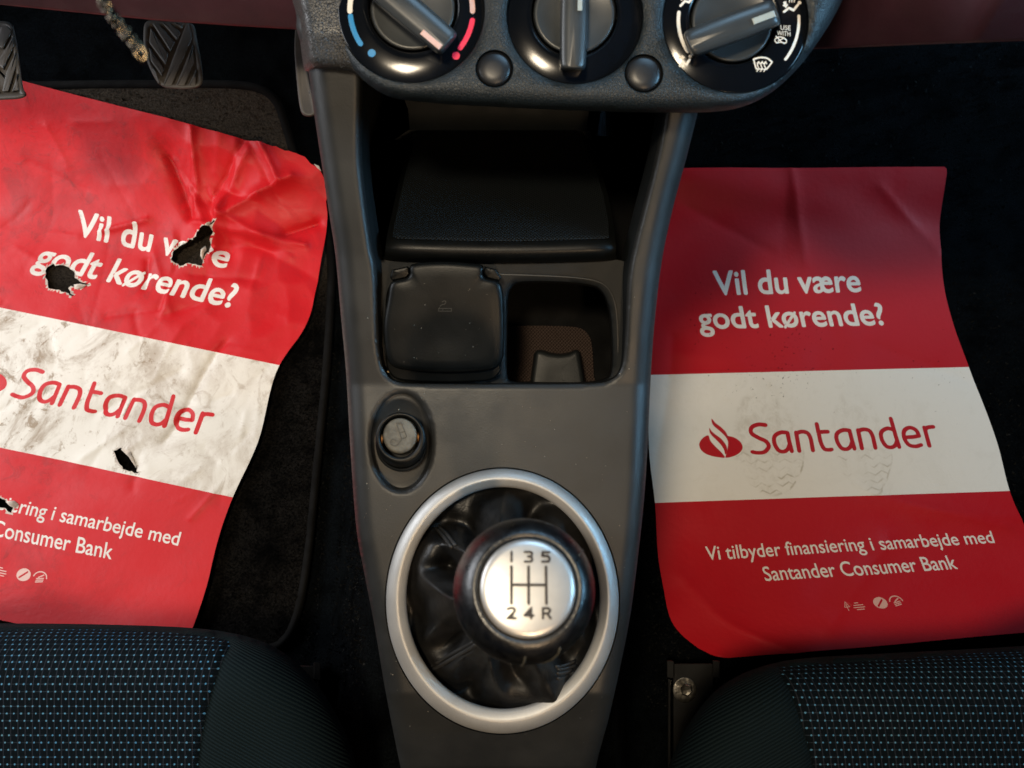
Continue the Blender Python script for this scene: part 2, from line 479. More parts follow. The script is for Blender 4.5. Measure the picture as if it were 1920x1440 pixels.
# ------------------------------------------------------------------ pile floor mat on the driver side
mat_out = spline([(100, 152), (300, 150), (440, 151), (498, 163), (528, 192), (545, 240), (562, 292), (592, 340), (618, 420), (629, 500),
                  (627, 580), (621, 680), (611, 790), (600, 900), (588, 1020), (575, 1110), (560, 1168), (538, 1206), (500, 1224), (380, 1236),
                  (0, 1240), (-320, 1240), (-420, 1100), (-380, 700), (-300, 300), (-150, 165)], 8)
root = thing('floor_mat', AF(200, 800), 'black pile floor mat with bound edge under the torn crumpled paper sheet', 'floor mat')
inner_ = inset(mat_out, 15)
v, f = cdt(inner_, step=26)
mk('pile', AF(v[:, 0], v[:, 1], .007), f, M['mat'], root)
mb = MB()
mb.loft([AF(*inset(mat_out, k).T, o) for k, o in ((17, .006), (13, .0095), (7, .0105), (2, .008), (0, .004), (0, .0005))])
mb.build('binding', M['binding'], root)
mt = MB()                                                     # tufts of the pile, seen where the light grazes it
tp = np.stack([rng.uniform(140, 640, 9000), rng.uniform(140, 1240, 9000)], -1)
tp = tp[inpoly(tp, inner_)]
base = AF(tp[:, 0], tp[:, 1], .006)
for b in base:
    d = rng.normal(0, .0016, 3); d[2] = abs(rng.normal(.0035, .0012)); s = rng.normal(0, .0006, 3)
    mt.add([b - s, b + s, b + d], [[0, 1, 2]])
o = mt.build('tufts', M['mat'], root, smooth=False); o['kind'] = 'stuff'

tf = MB()
for (x0, x1, y0, y1, k) in ((560, 735, 420, 1330, 5000), (1205, 1300, 820, 1330, 2500), (1290, 2000, 80, 1200, 9000)):
    base = AF(rng.uniform(x0, x1, k), rng.uniform(y0, y1, k), 0)
    base[:, 2] += .16 * sm((base[:, 0] + .195) / .09) * sm((.125 - base[:, 0]) / .05)
    for b in base:
        d = rng.normal(0, .0014, 3); d[2] = abs(rng.normal(.003, .001)); q = rng.normal(0, .0006, 3)
        tf.add([b - q, b + q, b + d], [[0, 1, 2]])
tag(tf.build('carpet_fibres', M['tuft'], smooth=False), 'short dark carpet fibres standing up from the car floor', 'carpet', kind='stuff')

# ================================================================== PAPER SHEETS
VS = np.array([0, .10, .16, .20, .32, .41, .553, .64, .716, .85, 1.0])
LEFT = [((-345, 1080), (335, 1240)), ((-325, 1006), (372, 1150)), ((-308, 945), (392, 1086)), ((-302, 900), (402, 1042)), ((-240, 788), (438, 932)),
        ((-178, 702), (483, 835)), ((-95, 557), (525, 685)), ((-55, 473), (576, 607)), ((-15, 406), (592, 540)), ((-28, 268), (612, 415)), ((-45, 128), (606, 300))]
RIGHT = [((1335, 1236), (2010, 1178)), ((1258, 1163), (1972, 1110)), ((1243, 1100), (1950, 1057)), ((1236, 1060), (1932, 1018)), ((1228, 943), (1890, 920)),
         ((1218, 858), (1868, 832)), ((1212, 703), (1818, 688)), ((1202, 618), (1788, 606)), ((1192, 556), (1771, 543)), ((1176, 430), (1765, 428)), ((1165, 318), (1778, 312))]
def hermite(x, xs, Y):
    xs = np.asarray(xs); Y = np.asarray(Y)
    m = np.gradient(Y, xs, axis=0)
    i = np.clip(np.searchsorted(xs, x) - 1, 0, len(xs) - 2)
    h = (xs[i + 1] - xs[i])[:, None]; t = ((x - xs[i]))[:, None] / h
    return (2 * t**3 - 3 * t**2 + 1) * Y[i] + (t**3 - 2 * t**2 + t) * h * m[i] + (-2 * t**3 + 3 * t**2) * Y[i + 1] + (t**3 - t**2) * h * m[i + 1]
class Sheet:
    def __init__(s, rows, off, lift):
        rows = np.asarray(rows, float)
        s.L = AF(rows[:, 0, 0], rows[:, 0, 1], off + np.asarray(lift[0])); s.Rr = AF(rows[:, 1, 0], rows[:, 1, 1], off + np.asarray(lift[1]))
        s.fn = None
    def __call__(s, uv):
        u = uv[:, :1]
        P = hermite(uv[:, 1], VS, s.L) * (1 - u) + hermite(uv[:, 1], VS, s.Rr) * u
        if s.fn is not None:
            nrm = np.tile(np.array([[0, -.3, .95]]), (len(uv), 1))
            P = P + nrm * s.fn(uv)[:, None]
        return P
PW, PH = .40, .54
S2 = np.array([PW, PH])

# --- writing as outlines in sheet coordinates
def font_loops(body, offset=0.0, shear=0.0):
    c = bpy.data.curves.new('txt', 'FONT'); c.body = body; c.fill_mode = 'NONE'; c.resolution_u = 4; c.shear = shear
    o = bpy.data.objects.new('txt', c); col.objects.link(o)
    dg = bpy.context.evaluated_depsgraph_get(); dg.update()
    me = o.evaluated_get(dg).to_mesh()
    V = np.array([vv.co[:2] for vv in me.vertices]); nb = {}
    for e in me.edges:
        a, b = e.vertices; nb.setdefault(a, []).append(b); nb.setdefault(b, []).append(a)
    seen = set(); loops = []
    for st in list(nb):
        if st in seen: continue
        lp = [st]; seen.add(st); cur = st
        while True:
            nx_ = [q for q in nb[cur] if q not in seen]
            if not nx_: break
            cur = nx_[0]; seen.add(cur); lp.append(cur)
        if len(lp) > 2: loops.append(V[lp])
    o.evaluated_get(dg).to_mesh_clear()
    bpy.data.objects.remove(o); bpy.data.curves.remove(c)
    return loops
CAP = max(l[:, 1].max() for l in font_loops('H'))
def thicken(L, d):
    out = []
    for i, l in enumerate(L):
        k = sum(inpoly(l[:1], q)[0] for j, q in enumerate(L) if j != i)
        out.append(inset(resample(l, .02) if len(l) > 30 else resample(l, .03), d if k % 2 else -d))
    return out
def place(body, u0, u1, vb, cap, offset=0.0):
    L = thicken(font_loops(body), offset)
    lo = min(l[:, 0].min() for l in L); hi = max(l[:, 0].max() for l in L)
    return [np.stack([u0 + (l[:, 0] - lo) / (hi - lo) * (u1 - u0), vb + l[:, 1] / CAP * cap], -1) for l in L]
def glyph_strokes():
    g = {}
    g['S'] = ([spline([(.86, 1.40), (.5, 1.44), (.16, 1.30), (.12, 1.02), (.42, .78), (.76, .58), (.86, .30), (.62, .03), (.30, -.01), (.04, .05)], .05, False)], 1.0)
    bowl = spline([(.74, .97), (.42, 1.0), (.10, .82), (.04, .45), (.18, .08), (.42, 0.0), (.62, .12), (.74, .34)], .05, False)
    g['a'] = ([bowl, np.array([(.74, .97), (.76, .5), (.80, 0)])], .98)
    g['n'] = ([np.array([(.06, 0), (.06, .97)]), spline([(.06, .93), (.34, 1.0), (.60, .92), (.70, .66), (.71, .3), (.71, 0)], .05, False)], .95)
    g['t'] = ([spline([(.06, 1.36), (.07, .9), (.09, .4), (.20, .06), (.42, 0), (.54, .02)], .05, False), np.array([(.06, .95), (.52, .95)])], .72)
    bowl2 = spline([(.70, .93), (.42, 1.0), (.10, .82), (.04, .45), (.18, .08), (.42, 0.0), (.62, .10), (.74, .30)], .05, False)
    g['d'] = ([bowl2, np.array([(.72, 1.5), (.75, .6), (.79, 0)])], .98)
    g['e'] = ([np.array([(.10, .50), (.50, .51), (.74, .55)]), spline([(.77, .55), (.70, .86), (.42, 1.0), (.12, .84), (.04, .45), (.18, .10), (.48, 0.0), (.76, .07)], .05, False)], .96)
    g['r'] = ([np.array([(.06, 0), (.06, .98)]), spline([(.06, .84), (.20, .97), (.50, 1.0)], .05, False)], .56)
    return g
GS = glyph_strokes()
def wordmark(u0, u1, vb, cap):
    x = 0; L = []
    for ch in 'Santander':
        st, adv = GS[ch]
        for p in st: L.append(stroke_poly(np.asarray(p) + (x, 0), .205, 3))
        x += adv + .12
    lo = min(l[:, 0].min() for l in L); hi = max(l[:, 0].max() for l in L)
    return [np.stack([u0 + (l[:, 0] - lo) / (hi - lo) * (u1 - u0), vb + l[:, 1] / 1.44 * cap], -1) for l in L]
def flame(u0, u1, vb, vt):
    px_ = [[(388, 118), (362, 128), (344, 148), (340, 166), (348, 188), (368, 207), (400, 221), (430, 228), (456, 231), (452, 216), (438, 196), (415, 170), (396, 143)],
           [(397, 82), (396, 100), (404, 117), (425, 140), (445, 165), (457, 190), (462, 216), (470, 200), (473, 180), (466, 160), (448, 135), (420, 112), (405, 97)],
           [(412, 40), (411, 58), (420, 75), (445, 98), (468, 122), (480, 146), (480, 166), (474, 188), (464, 218), (460, 231), (490, 228), (522, 215), (543, 196), (549, 178), (543, 158), (526, 140), (505, 129), (484, 123), (476, 106), (455, 82), (428, 60)]]
    out = []
    for p in px_:
        p = spline(p, 4); out.append(np.stack([u0 + (p[:, 0] - 340) / 209 * (u1 - u0), vb + (231 - p[:, 1]) / 191 * (vt - vb)], -1))
    return out
def icons(uo, vo):
    """three small print marks: forest label, round label, arched label"""
    L = []
    def st(p, wd): L.append(stroke_poly(np.asarray(p, float), wd, 3))
    st([(uo + .010, vo - .014), (uo + .010, vo + .004)], .0018); st([(uo + .003, vo - .003), (uo + .010, vo + .012), (uo + .017, vo - .003), (uo + .004, vo - .0035)], .0018)
    for k, (a, b) in enumerate(((.034, .044), (.030, .056), (.028, .058), (.034, .054))):
        st([(uo + a, vo + .006 - .0065 * k), (uo + b, vo + .006 - .0065 * k)], .0024)
    L.append(np.stack([uo + .105 + .019 * np.cos(np.linspace(0, 6.28, 28)[:-1]), vo + .0165 * np.sin(np.linspace(0, 6.28, 28)[:-1])], -1))
    st(np.stack([uo + .150 + .018 * np.cos(np.linspace(.1, 3.0, 14)), vo + .016 * np.sin(np.linspace(.1, 3.0, 14))], -1), .003)
    for k in range(3): st([(uo + .142, vo - .003 - .0045 * k), (uo + .160, vo + .001 - .0045 * k)], .0026)
    st([(uo + .146, vo + .001), (uo + .158, vo + .009)], .003)
    return [np.stack([uo + .01 + (l[:, 0] - uo) * .95, vo + (l[:, 1] - vo) * .72], -1) for l in L]

def build_sheet(name, sheet, mats, outline, holes, step, root, text, logo):
    """one sheet cut along its print, so that letters are exact in its mesh; mats = red, white, letter, logo, icon"""
    ev = []                                                     # (material, loops, rule)
    ev.append((1, [np.array([(-.01, .32), (1.01, .32), (1.01, .553), (-.01, .553)])], 'or'))
    for body, u0, u1, vb, cap, wt in text:
        ev.append((2, place(body, u0, u1, vb, cap, wt), 'eo'))
    ev.append((3, wordmark(logo[2], logo[3], .411, .050), 'or'))
    ev.append((3, flame(logo[0], logo[1], .404, .474), 'or'))
    ic = icons(.430, .105)
    ev.append((4, ic, 'or'))
    sub = [[stroke_poly(np.array([(.531, .099), (.547, .111)]), .004, 3)]]
    ev.append((0, sub[0], 'or'))
    lines = [np.asarray(l) * S2 for m, ls, r in ev[1:] for l in ls]
    band = np.concatenate([np.stack([np.linspace(.0005, .9995, 90), np.full(90, vv)], -1) for vv in (.32,)])
    out = outline * S2
    # band edges as thin closed slivers so they are exact cuts
    for vv in (.32, .553):
        a = np.stack([np.linspace(-.02, 1.02, 60), np.full(60, vv)], -1) * S2
        lines.append(np.vstack([a, a[::-1][1:-1] + (0, 1e-5)]))
    v, f = cdt(out, [h * S2 for h in holes], step, lines)
    uv = v / S2
    c = uv[f].mean(1)
    mi = np.zeros(len(f), int)
    for m, ls, rule in ev:
        if rule == 'or':
            hit = np.zeros(len(f), bool)
            for l in ls: hit |= inpoly(c, l)
        else:
            hit = np.zeros(len(f), bool)
            for l in ls: hit ^= inpoly(c, l)
        mi[hit] = m
    for h in holes:                                             # torn edges show the white core of the paper
        cm = c * S2
        dd = dist_line(cm, h * S2, True)
        mi[dd < .0016 * (.25 + rng.random(len(cm)) * 1.1)] = 5
    return mk(name, sheet(uv), f, mats, root, True, uv, mi)
TEXT_R = [('Vil du være', .259, .731, .716, .048, .020), ('godt kørende?', .188, .785, .640, .048, .020),
        ('Vi tilbyder finansiering i samarbejde med', .127, .905, .205, .026, .008), ('Santander Consumer Bank', .265, .778, .160, .026, .008)]

TEXT_L = TEXT_R[:3] + [('Santander Consumer Bank', .217, .744, .160, .026, .008)]

def uv_of(sheet, pts):
    """sheet coordinates of photo pixels, by search"""
    g = np.stack(np.meshgrid(np.linspace(-.05, 1.05, 221), np.linspace(0, 1, 201)), -1).reshape(-1, 2)
    fn, sheet.fn = sheet.fn, None
    pp = project(sheet(g)); sheet.fn = fn
    out = []
    for p in pts:
        d = np.hypot(*(pp - p).T); i = np.argsort(d)[:4]; wgt = 1 / (d[i] + .3)
        out.append((g[i] * wgt[:, None]).sum(0) / wgt.sum())
    return np.array(out)
def rough_edge(p, amp, step):
    q = resample(p, step); return q + rng.normal(0, amp, q.shape)

WHITE, RED, RED_LIT, DIRT = (.80, .77, .71), (.46, .007, .013), (.58, .010, .015), (.16, .12, .085)  # same red print, but the left sheet's copy is brightened for stronger light

# --- right sheet
sr = Sheet(RIGHT, .004, ([.045, .03, .018, .012, .006, .004, 0, 0, 0, 0, 0], [.012, .008, .006, .004, .002, 0, 0, 0, 0, .004, .006]))
CR_R = [((.52, 1.0), (.56, .78), .0022, .02), ((.10, .62), (.02, .40), -.0020, .02), ((.0, .60), (.30, .575), .0016, .014), ((.35, .05), (.62, .22), .0028, .03),
        ((.72, .60), (.98, .53), -.0016, .02), ((.80, .95), (.99, .80), .0018, .02), ((.2, .9), (.45, .80), -.0014, .02), ((.05, .18), (.22, .0), .0025, .025), ((.60, .33), (.95, .24), .0026, .02)]
def waves_r(uv):
    u, v = uv.T
    z = .0022 * np.sin(6.5 * v + 2.2 * u + .5) * np.sin(3 * u + .6) + .0012 * np.sin(17 * v - 5 * u) * np.sin(7 * u + 1)
    z += .004 * np.exp(-((v - .93 + .15 * (u - .5)) / .05) ** 2) * np.sin(4 * u)
    z -= .002 * np.exp(-np.abs(u - .50 - .12 * (v - .85)) / .06) * np.clip((v - .68) * 5, 0, 1)
    for a_, b_, am, wd in CR_R: z = z + am * np.exp(-dist_line(uv * (1, 1.35), np.array([a_, b_]) * (1, 1.35)) / wd)
    z += .0045 * np.exp(-np.abs(v - .30 + .12 * (u - .65)) / .05) * np.clip((u - .45) * 3, 0, 1)
    return z
sr.fn = waves_r
root = thing('paper_sheet', sr(np.array([[.5, .5]])), 'clean red and white printed paper mat with faint shoe marks, on the passenger floor', 'paper mat', 'printed paper floor mats')
PR = [(.340, .425, .105, .100, 1.0), (.61, .420, .085, .100, .60)]
mats_r = [paper('red_print_paper', RED, .06, (.20, .02, .02), 1.0), paper('white_paper', WHITE, .10, (.36, .30, .20), 2.0, PR, .85),
          paper('white_letter_print', (.78, .74, .68), .10, DIRT, 3.0), paper('red_logo_print', RED, .05, DIRT, 4.0), paper('pale_icon_print', (.72, .42, .36), .1, DIRT, 5.0)]
out = np.array([(0, .03), (.012, .008), (.04, 0), (1, 0), (1, .985), (.995, 1), (0, 1)])
build_sheet('sheet', sr, mats_r, resample(out, .01), [], .0045, root, TEXT_R, (.145, .270, .290, .838))

# --- left sheet: creased, torn
sl = Sheet(LEFT, .013, ([.0] * 11, [.008, .006, .004, .003, .002, .002, .002, .003, .004, .008, .010]))
pk = uv_of(sl, [(395, 430), (345, 480), (105, 520), (480, 330), (240, 860)])
seeds = rng.uniform((-.05, .30), (1.05, 1.05), (150, 2))
creases = []
c0 = pk[0]
for k in range(26):                                             # folds radiating from the large tear into the crumpled corner
    a = rng.uniform(-.6, 2.4); L = rng.uniform(.08, .34)
    p0 = c0 + rng.normal(0, .05, 2); creases.append((p0, p0 + L * np.array([math.cos(a), math.sin(a)]) * (1, .8), rng.normal(0, .0055), rng.uniform(.008, .024)))
for k in range(46):
    p0 = rng.uniform((.0, .50), (1.0, 1.0)); a = rng.uniform(0, 6.28); L = rng.uniform(.05, .22)
    wgt = .25 + 1.0 * sm((p0[0] - .35) / .35)
    creases.append((p0, p0 + L * np.array([math.cos(a), math.sin(a)]), rng.normal(0, .0034) * wgt, rng.uniform(.006, .018)))
for k in range(70):
    p0 = rng.uniform((.0, .30), (1.0, .56)); a = rng.uniform(0, 6.28); L = rng.uniform(.02, .09)
    creases.append((p0, p0 + L * np.array([math.cos(a), math.sin(a)]), rng.normal(0, .0013), rng.uniform(.006, .014)))
def waves_l(uv):
    u, v = uv.T
    z = .003 * np.sin(5 * v + 3 * u) * np.sin(4 * u + 1.0) + .0015 * np.sin(13 * v - 6 * u + 1) * np.sin(9 * u)
    q = uv * (1, 1.35)
    for a, b, amp, wd in creases:
        z = z + amp * np.exp(-dist_line(q, np.array([a, b]) * (1, 1.35)) / wd)
    s = seeds * (1, 1.35); d = np.full(len(uv), 9.0)
    for p in s: d = np.minimum(d, np.hypot(*(q - p).T))
    z = z + .10 * np.maximum(d - .015, 0) ** 1.2 * sm((u - .30) / .4) * sm((v - .50) / .15)
    return z
sl.fn = waves_l
root = thing('paper_sheet', sl(np.array([[.5, .5]])), 'torn crumpled red and white printed paper mat with muddy holes, on the driver side', 'paper mat', 'printed paper floor mats')
hole_px = [[(322, 487), (330, 470), (348, 457), (368, 446), (385, 432), (398, 428), (412, 415), (402, 432), (407, 438), (400, 450), (392, 455), (394, 470), (386, 483), (380, 497), (356, 494), (338, 498)],
           [(87, 500), (100, 496), (122, 497), (138, 509), (140, 520), (152, 530), (168, 534), (150, 538), (134, 534), (128, 540), (137, 556), (124, 550), (104, 544), (90, 540), (86, 520)],
           [(213, 845), (224, 838), (240, 850), (252, 866), (260, 888), (244, 882), (228, 876), (219, 862)],
           [(-14, 936), (2, 932), (14, 940), (26, 950), (22, 962), (8, 950), (-6, 952), (-20, 948)]]
holes = [rough_edge(uv_of(sl, hp) * S2, .0007, .0035) / S2 for hp in hole_px]
edge_px = [(606, 322), (600, 308), (582, 296), (570, 299), (556, 288), (534, 281), (520, 282)]
cor = uv_of(sl, edge_px)
out = np.vstack([[(0, 0), (1, 0), (1, .5), (1, .90)], [(.998, .955), (.985, .975), (.955, .985), (.945, .998), (.90, 1.0)], [(0, 1)]])
out = resample(out, .012)
k = (out[:, 1] > .88) & (out[:, 0] > .85); out[k] += rng.normal(0, .0022, (k.sum(), 2))
mats_l = [paper('red_soiled_paper', RED_LIT, .55, (.17, .018, .018), 11.0), paper('white_soiled_paper', WHITE, 1.0, (.25, .16, .082), 12.0),
          paper('white_soiled_letters', (.78, .76, .72), .55, (.30, .22, .17), 13.0), paper('red_soiled_logo', RED_LIT, .12, DIRT, 14.0), paper('pale_soiled_icon', (.74, .50, .45), .2, DIRT, 15.0), M['flap']]
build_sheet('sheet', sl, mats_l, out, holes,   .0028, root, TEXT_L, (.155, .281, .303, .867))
# curled white flaps round the holes
def flap(pts, up):
    pts = np.asarray(pts, float); pts = pts.mean(0) + (pts - pts.mean(0)) * .72
    q = uv_of(sl, pts); P = sl(q); c = P.mean(0)
    n = len(P); V = np.vstack([P + (0, 0, .0012), ((P + c) / 2) + (0, 0, up), c[None] + (0, 0, up * 1.3)])
    Fc = [[i, (i + 1) % n, n + (i + 1) % n, n + i] for i in range(n)] + [[n + i, n + (i + 1) % n, 2 * n] for i in range(n)]
    return mk('torn_flap', V, Fc, M['flap'], root)
for pts, up in (([(134, 532), (150, 531), (168, 534), (152, 542), (136, 545)], .003), ([(377, 468), (387, 456), (393, 470), (386, 478), (382, 494), (376, 484)], .005),
                ([(222, 836), (246, 842), (258, 870), (262, 888), (250, 866), (238, 848)], .003), ([(6, 938), (28, 936), (38, 946), (30, 956), (16, 950)], .004),
                ([(586, 306), (600, 312), (606, 326), (594, 316)], .002)):
    flap(pts, up)

# ================================================================== CENTRE CONSOLE
def hb(py): return ip(py, [-200, 60, 140, 300, 480, 720, 900, 1150, 1300, 1440, 1560], [.062, .057, .050, .034, .018, .0, .0, .0, -.004, -.028, -.085])
con_out = spline([(556, 40), (570, 100), (579, 140), (590, 220), (602, 300), (617, 400), (629, 480), (640, 600), (649, 700), (657, 840), (668, 988),
                  (684, 1080), (702, 1173), (722, 1291), (742, 1395), (760, 1480), (780, 1570), (930, 1590), (1085, 1570), (1108, 1480), (1124, 1410),
                  (1141, 1348), (1162, 1255), (1182, 1152), (1198, 1029), (1209, 920), (1215, 820), (1220, 710), (1228, 600), (1241, 490), (1262, 390),
                  (1286, 300), (1306, 220), (1325, 140), (1345, 50), (1300, 20), (950, 20), (600, 20)], 7)
open_out = spline([(678, 52), (680, 160), (679, 300), (696, 446), (706, 504), (709, 600), (712, 660), (722, 698), (744, 716), (790, 720), (950, 721), (1100, 720),
                   (1146, 712), (1166, 688), (1172, 630), (1177, 520), (1191, 446), (1227, 300), (1245, 200), (1262, 60), (1200, 45), (950, 45), (740, 45)], 6)
ring_hole = ell(942, 1127, 221, 251, 140)
lit_hole = ell(753, 829, 58, 92, 80)
root = thing('centre_console', H(945, 900, -.2), 'charcoal plastic centre console between the two footwells, with open tray and deep pocket', 'centre console')
def h_con(v):
    d = dist_line(v, con_out, True); r = 34.0
    t = np.clip(1 - d / r, 0, 1)
    h = hb(v[:, 1]) - .011 * (1 - np.sqrt(np.clip(1 - t * t, 0, 1)))
    d2 = dist_line(v, open_out, True); k = ip(v[:, 1], [300, 480, 600, 720], [14, 14, 10, 7])
    t = np.clip(1 - d2 / k, 0, 1)
    h -= ip(v[:, 1], [300, 480, 640, 720], [.007, .006, .003, .0015]) * (1 - np.sqrt(np.clip(1 - t * t, 0, 1)))
    d3 = dist_line(v, lit_hole, True); t = np.clip(1 - d3 / 7, 0, 1)
    h -= .0015 * (1 - np.sqrt(np.clip(1 - t * t, 0, 1)))
    return h
v, f = cdt(con_out, [open_out, ring_hole, lit_hole], 6)
mb = MB()
mb.add(H(v[:, 0], v[:, 1], h_con(v)), f.tolist())
top = H(con_out[:, 0], con_out[:, 1], h_con(con_out))
hid = np.clip((110 - con_out[:, 1]) / 50, 0, 1) * .30           # the hidden front edge runs forward under the dashboard
rings = [top, top + (0, 0, -.004)]
for dz, k in ((.10, .5), (.38, 1)):
    dn = top.copy(); dn[:, 1] += hid * k; dn[:, 2] = np.maximum(.02, dn[:, 2] - dz); rings.append(dn)
mb.loft(rings)
h0 = h_con(ring_hole); mb.loft([H(*ring_hole.T, h0), H(*ell(942, 1127, 219.5, 249.5, 140).T, h0 - .0012), H(*ell(942, 1127, 219, 249, 140).T, h0 - .012)])
mb.build('body', M['console'], root)

# tray and pocket walls: the opening's edge runs down into the recess
ho = h_con(open_out); py_ = open_out[:, 1]
deep = ip(py_, [440, 492], [.135, .020])
sx = ip(py_, [300, 480, 560, 720], [14, 16, 9, 3])
mb = MB()
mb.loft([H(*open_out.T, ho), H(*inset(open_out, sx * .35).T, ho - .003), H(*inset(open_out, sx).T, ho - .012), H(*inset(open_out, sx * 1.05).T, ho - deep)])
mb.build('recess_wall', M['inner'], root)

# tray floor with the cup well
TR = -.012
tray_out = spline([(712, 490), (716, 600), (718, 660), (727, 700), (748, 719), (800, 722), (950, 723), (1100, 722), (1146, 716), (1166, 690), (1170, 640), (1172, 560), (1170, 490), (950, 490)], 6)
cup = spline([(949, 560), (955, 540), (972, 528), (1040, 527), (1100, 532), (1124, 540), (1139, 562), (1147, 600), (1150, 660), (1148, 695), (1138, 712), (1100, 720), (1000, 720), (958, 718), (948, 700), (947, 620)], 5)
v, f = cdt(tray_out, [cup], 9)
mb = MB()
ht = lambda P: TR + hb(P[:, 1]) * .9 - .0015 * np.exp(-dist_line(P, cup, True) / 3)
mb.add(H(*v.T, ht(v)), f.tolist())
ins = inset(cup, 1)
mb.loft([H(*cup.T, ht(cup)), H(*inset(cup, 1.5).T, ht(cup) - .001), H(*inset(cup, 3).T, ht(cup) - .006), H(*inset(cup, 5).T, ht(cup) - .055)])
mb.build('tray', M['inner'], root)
rim = spline([(936, 514), (1000, 516), (1075, 520), (1118, 527), (1140, 541), (1152, 565), (1157, 600), (1159, 660)], 5, False)
mb = MB()
nrm = inset(np.vstack([rim]), 0)
tube = []
for p in rim:
    c = H(p[0], p[1], TR + hb(p[1]) * .9)
    tube.append(c + .0005 * np.array([(math.cos(a), math.sin(a) * CT, math.sin(a) * ST + .3) for a in np.linspace(0, 6.283, 7)[:-1]]))
mb.loft(tube)
mb.build('tray_rim', M['console'], root)
# floor of the cup well: hatched mat and a small clip
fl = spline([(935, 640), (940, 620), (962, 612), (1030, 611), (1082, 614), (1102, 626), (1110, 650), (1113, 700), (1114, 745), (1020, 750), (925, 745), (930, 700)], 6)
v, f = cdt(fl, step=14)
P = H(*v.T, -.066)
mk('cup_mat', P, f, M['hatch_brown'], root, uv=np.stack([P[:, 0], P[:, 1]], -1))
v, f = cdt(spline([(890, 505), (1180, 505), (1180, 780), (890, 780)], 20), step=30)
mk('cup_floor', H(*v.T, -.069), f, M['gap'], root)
clip = np.array([(1004, 664), (1008, 658), (1018, 659), (1032, 664), (1052, 666), (1070, 663), (1080, 657), (1086, 662), (1091, 690), (1096, 724), (1097, 745), (994, 745), (997, 715)], float)
c1 = resample(clip, 5); 
loft('cup_clip', [H(*inset(c1, -3).T, -.064), H(*c1.T, -.048), H(*inset(c1, 2).T, -.0465), H(*inset(c1, 8).T, -.0462), H(*((c1 - c1.mean(0)) * .35 + c1.mean(0)).T, -.0464)], M['clip'], root, cap1=True)

# pocket: hatched shelf with a rounded front lip, back wall
rowsP = [(491, 714, 1160, .001), (487, 716, 1158, .007), (480, 721, 1155, .0115), (470, 722, 1155, .0145), (462, 723, 1155, .0150), (452, 724, 1154, .0140), (440, 726, 1153, .0105),
         (420, 730, 1150, .003), (400, 735, 1147, -.005), (370, 741, 1141, -.018), (330, 750, 1130, -.036), (290, 761, 1114, -.058), (262, 770, 1100, -.078), (245, 775, 1092, -.092)]
rings = []
for py, a, b, h in rowsP:
    t = np.linspace(0, 1, 40); x = a + (b - a) * t
    rings.append(H(x, py + 5 * np.sin(math.pi * t) * (py > 430), h - .004 * np.abs(2 * t - 1) ** 14))
o = loft('pocket_shelf', rings, M['lid'], root, closed=False)
rings = []; uvs = []
for py, a, b, h in [(447, 742, 1140, .0135), (444, 738, 1142, .0132), (440, 736, 1142, .0122)] + [(r[0], r[1] + 9, r[2] - 9, r[3] + .0014) for r in rowsP[7:]]:
    t = np.linspace(0, 1, 40); x = a + (b - a) * t
    rings.append(H(x, py + 5 * np.sin(math.pi * t) * (py > 430), h))
P = np.vstack(rings); nn = 40
Fc = [[k * nn + i, k * nn + i + 1, (k + 1) * nn + i + 1, (k + 1) * nn + i] for k in range(len(rings) - 1) for i in range(nn - 1)]
mk('pocket_mat', P, Fc, M['hatch'], root, uv=np.stack([P[:, 0], P[:, 1]], -1))
t = np.linspace(0, 1, 20)
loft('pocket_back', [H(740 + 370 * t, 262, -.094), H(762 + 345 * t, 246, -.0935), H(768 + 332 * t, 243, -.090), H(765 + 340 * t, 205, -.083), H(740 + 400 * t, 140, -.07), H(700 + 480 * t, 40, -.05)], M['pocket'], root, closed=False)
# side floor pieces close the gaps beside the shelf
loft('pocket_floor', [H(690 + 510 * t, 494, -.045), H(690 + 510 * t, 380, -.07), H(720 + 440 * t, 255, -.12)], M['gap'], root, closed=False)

# lighter socket sunk in an oval dish
mb = MB()
dish = lambda a, b, dy=0: ell(753, 829 + dy, a, b, 80)
hl = h_con(lit_hole)
tilt = lambda e: -.0055 + .000045 * (e[:, 1] - 829) * -1
e1, e2, e3 = dish(56.5, 90), dish(53, 86, 1), dish(50, 82, 2)
mb.loft([H(*lit_hole.T, hl), H(*e1.T, hl - .0012), H(*e2.T, tilt(e2) - .0004), H(*e3.T, tilt(e3) - .0008), H(*dish(20, 40, 0).T, -.0065)], cap1=True)
mb.build('socket_dish', M['console'], root)

# ------------------------------------------------------------------ cigarette lighter in its socket
root = thing('cigarette_lighter', H(752, 826, -.006), 'black push-in cigarette lighter with worn grey button, in an oval dish beside the gear lever', 'car lighter')
def cyl(cx, cy, r, h, n=64): return H(*ell(cx, cy, r, r * 1.03, n).T, h)
loft('socket_ring', [cyl(753, 833, 48, -.0075), cyl(753, 833, 46, -.004), cyl(753, 831, 44, -.003), cyl(752.5, 829, 46, .000), cyl(751.5, 823, 47, .0075), cyl(751, 821, 46.5, .0092),
                     cyl(750.5, 820, 43, .0102), cyl(750, 819, 39, .0098), cyl(750, 819, 37, .0085), cyl(751, 821, 36, -.004)], M['lid'], root)
loft('retainer', [cyl(753, 835, 47.5, -.0055), cyl(753, 834.5, 48.5, -.0045), cyl(753, 834, 48, -.0035), cyl(753, 833, 45, -.003)], M['inner'], root)
b = loft('button', [cyl(751, 820, 32, -.003), cyl(750, 817, 32, .0078), cyl(750, 816, 31, .0088), cyl(749.5, 815.5, 28, .0091)], M['lighter_cap'], root, cap1=True)
fnl = lambda P, l: H(P[:, 0], P[:, 1], .0093 + l)
